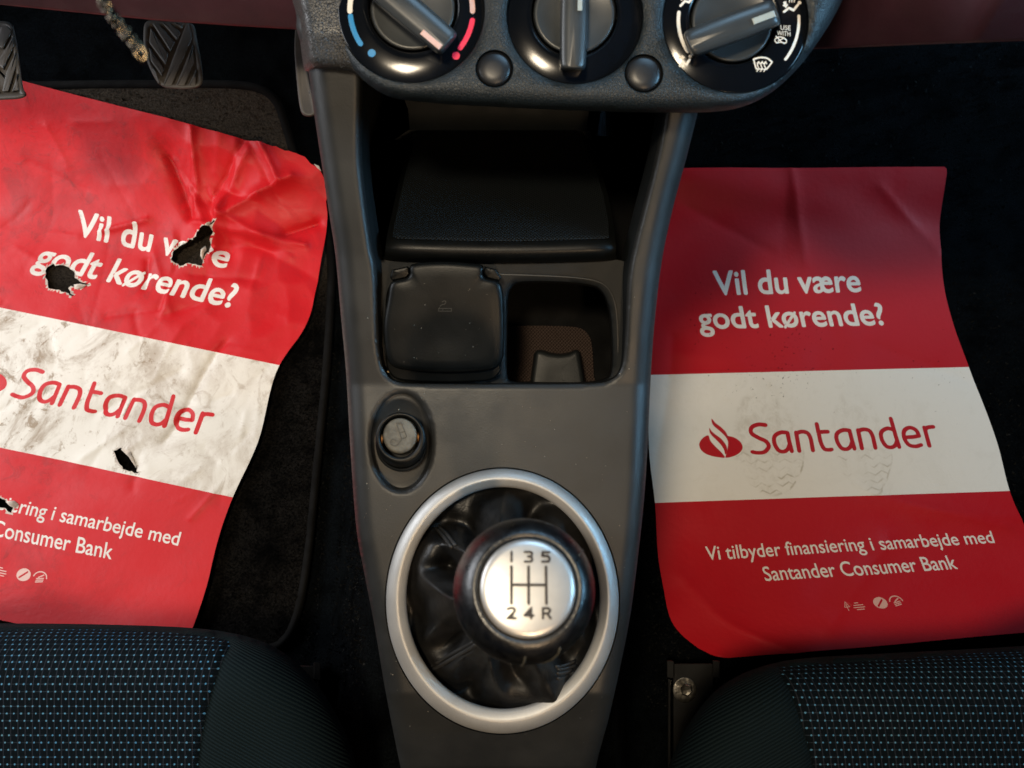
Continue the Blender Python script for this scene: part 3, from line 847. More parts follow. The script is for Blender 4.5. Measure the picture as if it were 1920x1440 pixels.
sy = [stroke_poly(resample([(744, 794), (752, 792), (763, 820), (753, 823), (744, 796)], 4, False), 2.0, 3), stroke_poly(np.array([(749, 812), (759, 809)]), 1.6, 3),
      stroke_poly(spline([(752, 826), (742, 836), (732, 832), (735, 824), (742, 826)], 2, False), 2.2, 3)]
marks('symbol', sy, fnl, M['lighter_mark'], b)
mb = MB()
for (x, y) in ((716, 826), (784, 822)):
    mb.loft([H(*(ell(x, y, 2.2, 10, 12)).T, .003), H(*(ell(x, y - 3, 2.2, 9, 12)).T, .0075)], cap1=True)
mb.build('heating_clip', M['brass'], root)

# ------------------------------------------------------------------ ashtray in the tray
root = thing('ashtray', H(833, 605, TR), 'black lidded ashtray cup with smoking symbol, standing left in the console tray', 'ashtray')
lid = spline([(727, 560), (731, 535), (738, 527), (762, 521), (769, 512), (770, 498), (790, 493), (835, 491), (880, 494), (905, 498), (905, 512), (910, 521), (932, 527), (940, 536), (944, 560),
              (946, 605), (945, 650), (941, 676), (930, 689), (908, 695), (870, 698), (833, 698.5), (795, 697), (760, 693), (738, 687), (728, 676), (722, 650), (720, 605)], 4)
hl = lambda P: TR + .002 + hb(P[:, 1]) * .9
cc = np.array([834, 605])
def sc_(P, s): return cc + (P - cc) * s
rings = []
for s, dh in ((1.0, .0065), (1.003, .0085), (.996, .0105), (.982, .0120), (.955, .0128), (.90, .0132), (.75, .0134), (.5, .0134), (.25, .0133)):
    q = sc_(lid, s); rings.append(H(*q.T, hl(q) + dh + .0012 * np.exp(-((q[:, 1] - 683) / 10) ** 2) * np.exp(-((q[:, 0] - 834) / 50) ** 2)))
lid_o = loft('lid', rings, M['lid'], root, cap1=True)
body = spline([(728, 540), (760, 520), (833, 512), (905, 520), (938, 540), (943, 600), (941, 680), (936, 700), (920, 712), (880, 716), (833, 717), (780, 715), (745, 711), (731, 700), (724, 680), (722, 600)], 5)
rings = [H(*(834 + (body[:, 0] - 834) * s, 605 + (body[:, 1] - 605) * s), hl(body) + dh) for s, dh in ((.97, -.002), (.995, .001), (1.0, .004), (.99, .0062), (.97, .0066))]
loft('cup', rings, M['lid'], root, cap1=True)
for q in ([(735, 506), (766, 499), (768, 514), (760, 521), (736, 527), (731, 520)], [(908, 499), (930, 505), (940, 520), (936, 527), (914, 521), (907, 512)]):
    q = resample(q, 2.5); loft('hinge', [H(*q.T, hl(q)), H(*q.T, hl(q) + .0085), H(*inset(q, 1.2).T, hl(q) + .0092), H(*inset(q, 3).T, hl(q) + .0094)], M['lid'], root, cap1=True)
fna = lambda P, l: H(P[:, 0], P[:, 1], TR + .002 + hb(P[:, 1]) * .9 + .0134 + l)
sy = [stroke_poly(np.array([(823, 578.5), (846, 578.5)]), 1.3, 2), stroke_poly(np.array([(823, 583.5), (846, 583.5)]), 1.3, 2), stroke_poly(np.array([(822.5, 579), (822.5, 583.5)]), 1.3, 2), stroke_poly(np.array([(846.5, 579), (846.5, 583.5)]), 1.3, 2),
      stroke_poly(np.array([(830, 579), (830, 583)]), .9, 2), stroke_poly(spline([(825, 574), (829, 571), (834, 570), (836, 566), (833, 564), (829, 566)], 1.2, False), 1.3, 2)]
marks('symbol', sy, fna, M['lid_mark'], lid_o)

# ================================================================== GEAR LEVER
root = thing('gear_lever', H(942, 1125, -.01), 'gear lever with round leather knob, silver shift-pattern cap, leather gaiter and silver ring', 'gear lever')
E = lambda cx, cy, a, b, h: H(*ell(cx, cy, a, b, 160).T, h)
o = loft('trim_ring', [E(942, 1127, 218.5, 248.5, -.004), E(942, 1127, 218, 248, .0000), E(942, 1127, 216.5, 246.5, .0018), E(942.2, 1126.5, 212, 242, .0040), E(942.4, 1126, 206, 236, .0056), E(942.5, 1125.5, 201, 230, .0064), E(942.6, 1125, 198.5, 227, .0066),
                     E(942.8, 1124, 195, 223.5, .0062), E(943, 1122, 187, 214, .0045), E(943, 1121, 183, 210, .0035), E(943, 1121, 181.5, 208, .0022), E(943, 1121, 180.5, 207, -.016)], M['silver'], root)
# gaiter
NT_, NR = 220, 70
th = np.linspace(0, 2 * math.pi, NT_, endpoint=False)
rings = []
def ridge(t, c, wd):
    d = np.abs((t - c + math.pi) % (2 * math.pi) - math.pi); return np.exp(-(d / wd) ** 1.3)
for k in range(NR):
    r = k / (NR - 1)
    tw = th + .35 * np.sin(2.2 * r + 1) * (1 - r)
    fold = np.full(NT_, -.0045)
    for deg, amp, wd, bend in ((-92, .015, .22, .25), (-140, .013, .17, -.5), (-172, .019, .26, .55), (158, .011, .20, -.3), (127, .014, .16, .35), (98, .015, .20, -.6), (62, .010, .24, .1), (18, .014, .18, .45), (-22, .009, .15, -.4), (-52, .014, .20, .3)):
        a_ = math.radians(deg) + bend * (r - .6)
        dd_ = np.abs((th - a_ + math.pi) % (2 * math.pi) - math.pi)
        fold = fold + amp * np.exp(-(dd_ / wd) ** 1.15) - amp * .45 * np.exp(-((dd_ - wd * 1.9) / (wd * .7)) ** 2)
    fold = fold + .0012 * np.cos(7 * th + 8 * r)
    env = math.sin(math.pi * min(r * 1.02, 1)) ** .8
    rx = 60 + (186 - 60) * r; ry = 60 + (213 - 60) * r
    dth = np.abs((th - math.atan2(1312 - 1121, 1052 - 943) + math.pi) % (2 * math.pi) - math.pi)
    pull = np.clip(1 - dth / .34, 0, 1)   # the corner that pokes over the ring
    pull2 = np.clip(1 - dth / .55, 0, 1); fold = fold * (1 - .9 * np.clip(1 - dth / .5, 0, 1) * sm((r - .6) / .3))
    rr_ = 1 + .055 * pull * sm((r - .75) / .25)
    x = 946 + (943 - 946) * r + rx * rr_ * np.cos(th); y = 1118 + 3 * r + ry * rr_ * np.sin(th)
    h = .046 * (1 - r) ** 1.25 - .010 * r + fold * env * 1.45 + pull2 * sm((r - .45) / .5) * .0165
    rings.append(H(x, y, h))
rings.append(H(943 + 178 * np.cos(th), 1121 + 204 * np.sin(th), -.016))
boot = loft('gaiter', rings, M['leather'], root)
BV = np.array(rings)
def on_boot(px, py):
    pr = project(BV.reshape(-1, 3)); out = []
    for p in zip(px, py):
        i = np.argmin(np.hypot(*(pr - p).T)); out.append(A(p[0], p[1], D0 - .0) * 0 + BV.reshape(-1, 3)[i])
    return np.array(out)
def seam(pts):
    for off in (-3.5, 3.5):
        q = resample(pts, 6, False); d = np.gradient(q, axis=0); d /= np.linalg.norm(d, axis=1)[:, None]
        q = q + np.stack([-d[:, 1], d[:, 0]], -1) * off
        P = on_boot(q[:, 0], q[:, 1]); up = np.array([0, -ST, CT])
        # smooth, then a thin raised thread
        for _ in range(12): P[1:-1] = (P[:-2] + P[1:-1] * 2 + P[2:]) / 4
        P = P + up * .0011
        yield P
for pts in ([(802, 1256), (850, 1228), (890, 1206)], [(822, 990), (838, 1004), (850, 1024)], [(1044, 1252), (1064, 1250), (1078, 1244)], [(1046, 1266), (1064, 1264), (1074, 1258)]):
    mb = MB()
    for P in seam(pts):
        mb.loft([p + .0011 * np.array([(math.cos(a), math.sin(a), .6 * math.sin(a)) for a in np.linspace(0, 6.283, 7)[:-1]]) for p in P], True, True)
    mb.build('seam', M['thread'], boot)
# knob
B = A(944, 1128, .40); K = A(981, 1107, .276)
ax = (K - B) / np.linalg.norm(K - B)
e1 = np.cross([0, 1, 0], ax); e1 /= np.linalg.norm(e1); e2 = np.cross(ax, e1)
def kr(r, t, n=72):
    a = np.linspace(0, 2 * math.pi, n, endpoint=False)
    return K + ax * t + r * (np.cos(a)[:, None] * e1 + np.sin(a)[:, None] * e2)
prof = [(.0105, -.135), (.0105, -.075), (.0120, -.060), (.0145, -.050), (.0165, -.042), (.0190, -.032), (.0222, -.021), (.0247, -.010), (.0259, 0), (.0256, .007), (.0240, .0135), (.0215, .0180), (.0192, .0203), (.0180, .0206), (.0172, .0200), (.0168, .0190)]
knob = loft('knob', [kr(*p) for p in prof], M['knob_leather'], root)
cap_o = loft('knob_cap', [kr(r, t) for r, t in ((.0167, .0185), (.0166, .0200), (.0162, .0212), (.0154, .0218), (.0140, .0221), (.010, .0225), (.005, .0227))], M['alu'], root, cap1=True)
CR = .0157
fnk = lambda P, l: K + ax * (.0224 + l + .0003 * (1 - np.clip((P ** 2).sum(1), 0, 1)))[:, None] + CR * (P[:, :1] * e1 + P[:, 1:] * e2)
gx = (-.375, .0, .385); ww = .062
st = [stroke_poly(np.array([(x, .44), (x, .05), (x, -.34)]), ww, 2) for x in gx] + [stroke_poly(np.array([(gx[0], .05), (gx[2], .05)]), ww, 2)]
def dg(ch, cx, cy, s=.105):
    g = {'1': [[(0, 1), (0, -1)]], '3': [[(-.8, 1), (.5, 1), (.8, .7), (.6, .1), (-.1, .05)], [(-.1, .05), (.6, 0), (.85, -.6), (.5, -1), (-.8, -1)]],
         '5': [[(.8, 1), (-.7, 1), (-.75, .15), (.4, .2), (.85, -.3), (.6, -.95), (-.8, -1)]], '2': [[(-.8, .8), (-.3, 1), (.5, 1), (.75, .5), (.3, 0), (-.8, -1), (.9, -1)]],
         '4': [[(.5, -1), (.5, 1), (-.9, -.45), (.95, -.45)]], 'R': [[(-.75, -1), (-.75, 1), (.4, 1), (.8, .6), (.4, 0), (-.75, -.05)], [(.1, 0), (.85, -1)]]}[ch]
    return [stroke_poly(resample(np.array(p) * s + (cx, cy), .03, False), .052, 2) for p in g]
for ch, x, y in (('1', gx[0], .65), ('3', gx[1], .65), ('5', gx[2], .65), ('2', gx[0], -.54), ('4', gx[1], -.54), ('R', gx[2], -.54)): st += dg(ch, x, y)
marks('shift_pattern', st, fnk, M['dark_mark'], cap_o, lift=.00001)
# leather seam lines on the knob
for a0, a1, t0, t1 in ((-1.60, -1.62, .019, -.02), (.55, .62, .018, -.004), (-1.05, -1.50, .016, -.012)):
    pr_t = np.array([p[1] for p in prof]); pr_r = np.array([p[0] for p in prof])
    tt = np.linspace(t0, t1, 14); aa = np.linspace(a0, a1, 14)
    o_ = np.argsort(pr_t); rad = np.interp(tt, pr_t[o_], pr_r[o_]) + .0001
    P = K + ax * tt[:, None] + rad[:, None] * (np.cos(aa)[:, None] * e1 + np.sin(aa)[:, None] * e2)
    mb = MB(); mb.loft([p + .00035 * np.array([(math.cos(a), math.sin(a), 0) for a in np.linspace(0, 6.283, 7)[:-1]]) for p in P], True, True)
    mb.build('seam', M['emboss'], knob)

# ================================================================== DASHBOARD
root = thing('dashboard', H(1080, 0, .05), 'dark grained dashboard with three round heater dials above the console pocket', 'dashboard')
pan = spline([(612, -60), (622, 20), (640, 84), (664, 130), (696, 162), (740, 184), (820, 194), (900, 199), (1000, 204), (1100, 208), (1220, 211), (1330, 210), (1395, 199), (1448, 172),
              (1494, 130), (1530, 84), (1562, 34), (1588, -20), (1620, -120), (1640, -320), (1100, -340), (560, -320), (598, -140)], 7)
HP = .070
DI = [(771, 18, 137), (1078, 30, 127), (1379, 38, 136)]
BT = [(927, 129, 36), (1207, 138, 37)]
def h_pan(v):
    d = dist_line(v, pan, True); t = np.clip(1 - d / 46, 0, 1)
    h = HP + .00003 * (200 - v[:, 1]) * .15 - .012 * (1 - np.sqrt(np.clip(1 - t * t, 0, 1)))
    for cx, cy, r in DI:
        q = np.hypot(v[:, 0] - cx, v[:, 1] - cy); h = h - .0016 * np.exp(-np.clip(q - r - 2, 0, 99) / 4)
    return h
dh = [ell(cx, cy, r + 2, r + 2, 110) for cx, cy, r in DI]
bh = [ell(cx, cy, r, r, 60) for cx, cy, r in BT]
v, f = cdt(pan, dh + bh, 9)
mb = MB(); mb.add(H(*v.T, h_pan(v)), f.tolist())
hp = h_pan(pan)
mb.loft([H(*pan.T, hp), H(*inset(pan, 3).T, hp - .006), H(*inset(pan, 14).T, hp - .03), H(*inset(pan, 30).T, hp - .10)])
for hh in dh + bh:
    k = h_pan(hh); mb.loft([H(*hh.T, k), H(*inset(hh, 1.5).T, k - .001), H(*inset(hh, 2).T, k - .014)])
mb.build('centre_panel', M['panel'], root)
# pebbled side cheek left of the panel
ck = spline([(546, -40), (556, 30), (563, 80), (570, 128), (576, 134), (620, 139), (652, 142), (690, 140), (690, -60), (600, -120)], 7)
v, f = cdt(ck, step=10)
hc = lambda v: hb(v[:, 1]) + .008 - .02 * np.clip(1 - dist_line(v, ck[:], True) / 22, 0, 1) ** 2
mb = MB(); mb.add(H(*v.T, hc(v)), f.tolist()); mb.loft([H(*ck.T, hc(ck)), H(*inset(ck, 4).T, hc(ck) - .01), H(*inset(ck, 10).T, hc(ck) - .06)])
mb.build('side_cheek', M['pebble'], root)
# knee panels either side: face, lower edge, underside
def knee(name, edge, d):
    e = resample(edge, 30, False)
    if name == 'glovebox_panel': d = ip(e[:, 0], [1440, 1600, 1800], [.50, .42, .37])
    P0 = A(e[:, 0], e[:, 1], d)
    up = [P0 + np.array((0, -.002, .004)), P0 + np.array((0, .002, .03)), P0 + np.array((0, .015, .10)), P0 + np.array((0, .03, .30))]
    under = [P0 + np.array((0, .006, -.001)), P0 + np.array((0, .06, .01)), P0 + np.array((0, .60, .05))]
    return loft(name, under[::-1] + [P0] + up, M['purple'], root, closed=False)
knee('knee_panel', [(-500, -38), (-100, -2), (10, 10), (150, 24), (300, 39), (430, 48), (548, 55), (640, 62)], .58)
knee('glovebox_panel', [(1440, 96), (1560, 91), (1740, 83), (1920, 77), (2200, 64), (2700, 40)], .37)

HB_ = HP - .0035
def dial(i, cx, cy, r, kx, ky, krr, p0, p1, wd, mark, mmat):
    g = bpy.data.objects.new('dial', None); col.objects.link(g); g.parent = root
    c = H(cx, cy, HB_); g.location = Vector((c - np.array(root.location)).tolist())
    br = []
    for t in (1.0, .97, .92, .85, .75, .62, .48, .33, .18, .05):
        rr0 = krr + 7 + (r - krr - 7) * t; q = ell(kx + (cx - kx) * t, ky + (cy - ky) * t, rr0, rr0, 110)
        br.append(H(*q.T, hbz(q, cx, cy, r)))
    q = ell(cx, cy, r, r, 110)
    br = [H(*q.T, HB_ - .008)] + br + [H(*ell(kx, ky, krr + 5, krr + 5, 110).T, HB_ + .0004), H(*ell(kx, ky, krr + 4, krr + 4, 110).T, HB_ - .006)]
    loft('bezel', br, M['bezel'], g)
    k = loft('knob', [H(*ell(kx, ky, krr + 2, krr + 2, 96).T, HB_ - .006), H(*ell(kx, ky, krr, krr, 96).T, HB_ - .001), H(*ell(kx, ky, krr - 3, krr - 3, 96).T, HB_ + .0002), H(*ell(kx, ky, krr - 7, krr - 7, 96).T, HB_ - .0002), H(*ell(kx, ky, krr * .4, krr * .4, 96).T, HB_ - .0010)], M['knob'], g, cap1=True)
    p0, p1 = np.array(p0, float), np.array(p1, float)
    d = p1 - p0; L = np.hypot(*d); d /= L; nn = np.array([-d[1], d[0]])
    t = np.linspace(0, 1, 24)
    mid = p0 + d * L * t[:, None]
    half = wd / 2 * (1 + .10 * np.sin(math.pi * t)) 
    outl = resample(np.vstack([mid + nn * half[:, None], (mid - nn * half[:, None])[::-1]]), 5)
    # round the corners of the grip
    for _ in range(4): outl = (np.roll(outl, 1, 0) + 2 * outl + np.roll(outl, -1, 0)) / 4
    grip = []
    cen = (p0 + p1) / 2
    for s_, dz in ((1.05, -.003), (1.03, .002), (1.0, .008), (.965, .0115), (.93, .0128)):
        q = outl - cen; a = q @ d; b = q @ nn
        q2 = cen + np.outer(a * (1 - (1 - s_) * .5), d) + np.outer(b * (s_ if s_ > .99 else (s_ - .35 * (1 - s_) * 4)), nn)
        grip.append(H(*q2.T, HB_ + dz))
    q = outl - cen; a = q @ d; b = q @ nn
    grip.append(H(*(cen + np.outer(a * .93, d) + np.outer(b * .30, nn)).T, HB_ + .0134))
    gr = loft('grip', grip, M['knob'], g, cap1=True)
    m0, m1, mw, mo = mark
    a0, a1 = p0 + d * L * m0 + nn * mo, p0 + d * L * m1 + nn * mo
    q = np.array([a0 + nn * mw / 2, a1 + nn * mw / 2, a1 - nn * mw / 2, a0 - nn * mw / 2])
    mb = MB(); mb.loft([H(*q.T, HB_ + .011), H(*q.T, HB_ + .0139), H(*(q.mean(0) + (q - q.mean(0)) * .9).T, HB_ + .0142)], cap1=True)
    mb.build('pointer_mark', mmat, gr, smooth=False)
    return g
def hbz(P, cx, cy, r):
    t = np.clip((np.hypot(P[:, 0] - cx, P[:, 1] - cy) - (r - 52)) / 52, 0, 1.02)
    return HB_ + .0012 - .0019 * t ** 2.0
def fbm(i): return lambda P, l: H(P[:, 0], P[:, 1], hbz(P, *DI[i]) + l)
def pol(cx, cy, r, a0, a1, n=16):
    a = np.radians(np.linspace(a0, a1, n)); return np.stack([cx + r * np.cos(a), cy + r * np.sin(a)], -1)
g1 = dial(0, *DI[0], 774, 15, 79, (680, -52), (842, 84), 52, (.74, .96, 11, 14), M['pink_mark'])
tag(g1, 'temperature dial with blue and red scale')
marks('cold_mark', [stroke_poly(pol(771, 18, 114.5, 174, 146), 9.5), ell(697, 99.5, 7.4, 7.4, 24)], fbm(0), M['blue_mark'], g1)
marks('hot_mark', [stroke_poly(pol(771, 18, 116.5, 10, 38), 9.5), ell(855, 104.5, 7.4, 7.4, 24)], fbm(0), M['red_mark'], g1)
marks('scale_mark', [stroke_poly(pol(771, 18, 115, 178.5, 200), 9.5)], fbm(0), M['white_mark'], g1)
marks('scale_mark', [stroke_poly(pol(771, 18, 115, 1.5, -22), 9.5)], fbm(0), M['pink_mark'], g1)
g2 = dial(1, *DI[1], 1077, 25, 76, (1078, -60), (1074, 131), 46, (.28, .42, 9, -11), M['grey_mark'])
g3 = dial(2, *DI[2], 1373, 40, 76, (1456, 22), (1289, 84), 50, (.02, .27, 12, -2), M['grey_mark'])
tag(g3, 'air direction dial with seated-figure and windscreen symbols')
W = []
def flush(name):
    marks(name, W, fbm(2), M['white_mark'], g3, lift=.000008); W.clear()
def s3(p, wd=4.2, sm_=False): W.append(stroke_poly(spline(p, 3, False) if sm_ else np.array(p, float), wd, 4))
s3(pol(1379, 38, 107, 188, 147), 6.5); flush('scale_mark'); s3(pol(1379, 38, 119, -4, 38), 5.2)
flush('scale_mark')
s3([(1272, 127), (1280, 117), (1287, 121), (1293, 112)], 4.5); W.append(ell(1294, 105.5, 3.2, 3.2, 16)); W.append(np.array([(1272, 106), (1278, 106), (1278, 102.5), (1284.5, 107.5), (1278, 113), (1278, 109.5), (1272, 109.5)]))
flush('feet_vent_symbol')
s3([(1276, 11), (1284, 2), (1292, 4), (1298, -4)], 4.5); W.append(ell(1299, -10, 3.4, 3.4, 16)); W.append(np.array([(1272, -6), (1277, -6), (1277, -10), (1284, -4), (1277, 2), (1277, -2), (1272, -2)]))
flush('face_vent_symbol')
s3([(1470, 22), (1479, 15), (1488, 19), (1496, 9)], 4.5); W.append(ell(1499, 5, 3.4, 3.4, 16)); W.append(np.array([(1474, 2), (1475, 8), (1478, 8), (1474, 15), (1467, 10), (1470, 8), (1468, 4)]))
for kx in (1480, 1484.5, 1489): s3([(kx, 4), (kx + .5, -4), (kx - .5, -10)], 1.8)
flush('split_vent_symbol')
s3(spline([(1413, 111), (1421, 108.5), (1430, 107.8), (1440, 110), (1447.5, 116.5)], 3, False), 3.2); s3([(1447.5, 116.5), (1443, 123), (1437, 130)], 2.8); s3([(1413, 111), (1415.5, 121), (1418, 129)], 2.8); s3([(1418, 129), (1437, 130)], 2.2)
for kx in (1421, 1427.5, 1434): s3(spline([(kx - 2, 134), (kx + 1.5, 128), (kx - 1, 122), (kx + 1.5, 116.5)], 2, False), 2.0); s3([(kx - 1.6, 118.5), (kx + 1.8, 115.5), (kx + 3.4, 119.5)], 1.8)
flush('demist_symbol')
s3(spline([(1453, 74), (1458, 70), (1465, 69.5), (1471, 72), (1475, 77), (1472, 81), (1464, 79), (1456, 80), (1453, 76)], 2.5, False), 2.0); s3([(1455, 68), (1466, 79)], 1.8); s3([(1459, 77), (1470, 71)], 1.8)
flush('recirculation_symbol')
letters = []
def lt(body, x0, x1, yb, cap_):
    L = font_loops(body); lo = min(l[:, 0].min() for l in L); hi = max(l[:, 0].max() for l in L)
    for l in L:
        letters.append(np.stack([x0 + (l[:, 0] - lo) / (hi - lo) * (x1 - x0), yb + (x0 + (l[:, 0] - lo) / (hi - lo) * (x1 - x0) - x0) * .08 - l[:, 1] / CAP * cap_], -1))
lt('USE', 1463.5, 1482.5, 55.5, 8.6); lt('WITH', 1457, 1482, 66, 8.6)
marks('lettering', letters, fbm(2), M['white_mark'], g3, lift=.000008)
for cx, cy, r in BT:
    k = HP - .002
    loft('blank_button', [H(*ell(cx, cy, r - 2.5, r - 2.5, 60).T, k - .008), H(*ell(cx, cy, r - 2.5, r - 2.5, 60).T, k - .0004), H(*ell(cx, cy, r - 4.5, r - 4.5, 60).T, k + .0010), H(*ell(cx, cy, r - 10, r - 10, 60).T, k + .0020), H(*ell(cx, cy, r * .35, r * .35, 60).T, k + .0026)], M['button'], root, cap1=True)
# dark backing behind the panel's cut-outs
loft('backing', [H(np.linspace(720, 1420, 20), 165, HP - .02), H(np.linspace(690, 1500, 20), 60, HP - .02), H(np.linspace(640, 1560, 20), -320, HP - .02)], M['gap'], root, closed=False)

# ================================================================== PEDALS
def pedal(label, outline, bars, d, name='brake_pedal', tilt_=.0006):
    o = resample(outline, 5)
    for _ in range(3): o = (np.roll(o, 1, 0) + 2 * o + np.roll(o, -1, 0)) / 4
    dp = lambda P, h: A(P[:, 0], P[:, 1], d - h + tilt_ * (P[:, 1] - 100) * -1 * .2)
    r = thing(name, dp(o.mean(0)[None], 0)[0], label, 'pedal', 'foot pedals of the driver footwell')
    loft('pad', [dp(inset(o, 4), -.016), dp(o, -.010), dp(inset(o, -.5), -.002), dp(inset(o, 2), .0), dp(inset(o, 7), .0), dp(inset(o, 10), -.0022), dp(inset(o, 14), -.0024)], M['rubber'], r, cap1=True)
    mb = MB()
    for b in bars:
        b = resample(b, 4); mb.loft([dp(b, -.003), dp(b, -.0006), dp(inset(b, 1.2), .0006), dp(inset(b, 3), .0008)], cap1=True)
    mb.build('tread', M['rubber'], r)
    c = o.mean(0); t = np.linspace(0, 1, 6)
    arm = [A(c[0] + np.array([-14, 14, 14, -14]), c[1] - 40 * k - 30 + np.array([0, 0, 6, 6]), d + .03 + .02 * k) for k in t] 
    loft('arm', arm, M['rail'], r, True, True)
    return r
Z1 = lambda L: [(x / 3, y / 3) for x, y in L]
bars = [Z1(b) for b in ([(915, 483), (968, 483), (1083, 212), (1066, 132), (1046, 134)], [(988, 484), (1040, 484), (1096, 350), (1086, 246)], [(1058, 484), (1104, 484), (1106, 385)],
        [(856, 132), (888, 124), (986, 240), (958, 292)], [(908, 124), (958, 124), (1016, 186), (996, 228)], [(978, 126), (1034, 130), (1024, 166)],
        [(848, 152), (950, 306), (932, 368), (838, 240)], [(838, 262), (926, 382), (912, 432), (848, 345)], [(858, 374), (906, 446), (898, 478), (884, 464)])]
pedal('middle pedal with woven rubber tread, above the mat', [(270, 44), (278, 37), (355, 41), (364, 46), (374, 100), (382, 154), (374, 164), (345, 167), (306, 164), (293, 152), (277, 120), (269, 84)], bars, .70)
cb = [[(2, 50), (14, 48), (24, 58), (6, 92), (-10, 84)], [(10, 92), (26, 64), (27, 86), (6, 130), (-6, 118)], [(12, 134), (30, 96), (33, 116), (16, 172), (4, 172)], [(22, 172), (34, 136), (36, 170)],
      [(-50, 60), (-30, 48), (-8, 88), (-24, 96)], [(-50, 90), (-24, 104), (-4, 122), (-10, 140)], [(-50, 130), (-20, 140), (0, 174), (-40, 172)]]
pedal('leftmost pedal, cut by the frame, over the torn paper', [(-80, 44), (-74, 38), (14, 40), (25, 46), (32, 84), (44, 172), (54, 178), (40, 185), (-20, 188), (-66, 184), (-72, 150), (-80, 90)], cb, .66, 'clutch_pedal')
r = thing('accelerator_pedal', A(568, 140, .66), 'narrow accelerator pedal seen edge-on beside the console', 'pedal', 'foot pedals of the driver footwell')
ac = spline([(556, 30), (566, 40), (572, 100), (580, 150), (592, 200), (590, 216), (574, 218), (563, 205), (556, 150), (552, 90)], 5)
loft('pad', [A(*ac.T, .69), A(*ac.T, .655), A(*inset(ac, 3).T, .652), A(*inset(ac, 6).T, .653)], M['rubber'], r, cap1=True)
loft('arm', [A(572 + np.array([-8, 8, 8, -8]), 60 - 90 * k + np.array([0, 0, 8, 8]), .68) for k in (0, 1)], M['rail'], r, True, True)

# ================================================================== SEATS
HS = -.062
def seat(label, out, dots, sgn):
    out = spline(out, 9); dots = spline(dots, 9)
    c = H(*out.mean(0), -.25)
    root = thing('car_seat', c, label, 'car seat', 'front seats')
    front = out
    def hs(v):
        d = dist_line(v, out, True); t = np.clip(1 - d / 135, 0, 1)
        h = HS - .052 * (1 - np.sqrt(np.clip(1 - t * t, 0, 1)))
        dd = dist_line(v, dots, True); ins_ = inpoly(v, dots)
        h = h - .0030 * np.exp(-(dd / 7) ** 2) + np.where(ins_, .0, .006 * (1 - np.exp(-dd / 30)))
        return h
    def uvs(v):
        s = np.zeros(len(v)); y0 = v[:, 1]; yend = 1440.0
        N = 40; prev = None
        for k in range(N + 1):
            yy = y0 + (yend - y0) * k / N; q = np.stack([v[:, 0], yy], -1)
            d = dist_line(q, out, True); t = np.clip(1 - d / 135, 0, 1); hh = HS - .052 * (1 - np.sqrt(np.clip(1 - t * t, 0, 1)))
            P = A(v[:, 0], yy, D0 - hh)
            if prev is not None: s += np.linalg.norm(P - prev, axis=1) * np.sign(yend - y0)
            prev = P
        x = A(v[:, 0], v[:, 1], D0 - hs(v))[:, 0]
        return np.stack([x - sgn * .06 * s, s], -1)
    v, f = cdt(dots, step=9)
    mk('centre_panel', H(*v.T, hs(v)), f, M['dots'], root, uv=uvs(v))
    v, f = cdt(out, [dots], step=10)
    mk('bolster', H(*v.T, hs(v)), f, M['rib'], root, uv=uvs(v) * (sgn, 1))
    dn = [H(*inset(out, k).T, hs(out) - dz) for k, dz in ((0, 0), (3, .012), (10, .05), (24, .16))]
    loft('skirt', dn, M['rib'], root)
    return root
seat('dark driver seat cushion with tight blue dots, beside the torn paper', [(-320, 1176), (-100, 1170), (60, 1169), (200, 1171), (340, 1176), (430, 1186), (500, 1206), (548, 1236), (592, 1280), (630, 1338), (654, 1390), (668, 1440), (682, 1560), (690, 1760), (400, 1800), (-320, 1800)],
     [(-260, 1192), (0, 1182), (200, 1181), (340, 1188), (415, 1198), (432, 1208), (418, 1236), (404, 1276), (391, 1320), (380, 1372), (373, 1420), (368, 1480), (362, 1560), (358, 1740), (100, 1760), (-260, 1760)], 1)
seat('dark passenger seat cushion with larger blue dots, beside the clean paper', [(1250, 1460), (1266, 1405), (1296, 1350), (1336, 1300), (1382, 1268), (1440, 1246), (1510, 1234), (1620, 1227), (1780, 1219), (1920, 1211), (2250, 1190), (2270, 1800), (1700, 1820), (1230, 1790), (1232, 1600)],
     [(1460, 1254), (1475, 1250), (1620, 1240), (1780, 1228), (1920, 1219), (2200, 1204), (2210, 1740), (1700, 1760), (1590, 1740), (1560, 1580), (1537, 1480), (1525, 1438), (1513, 1390), (1498, 1340), (1482, 1296)], -1)
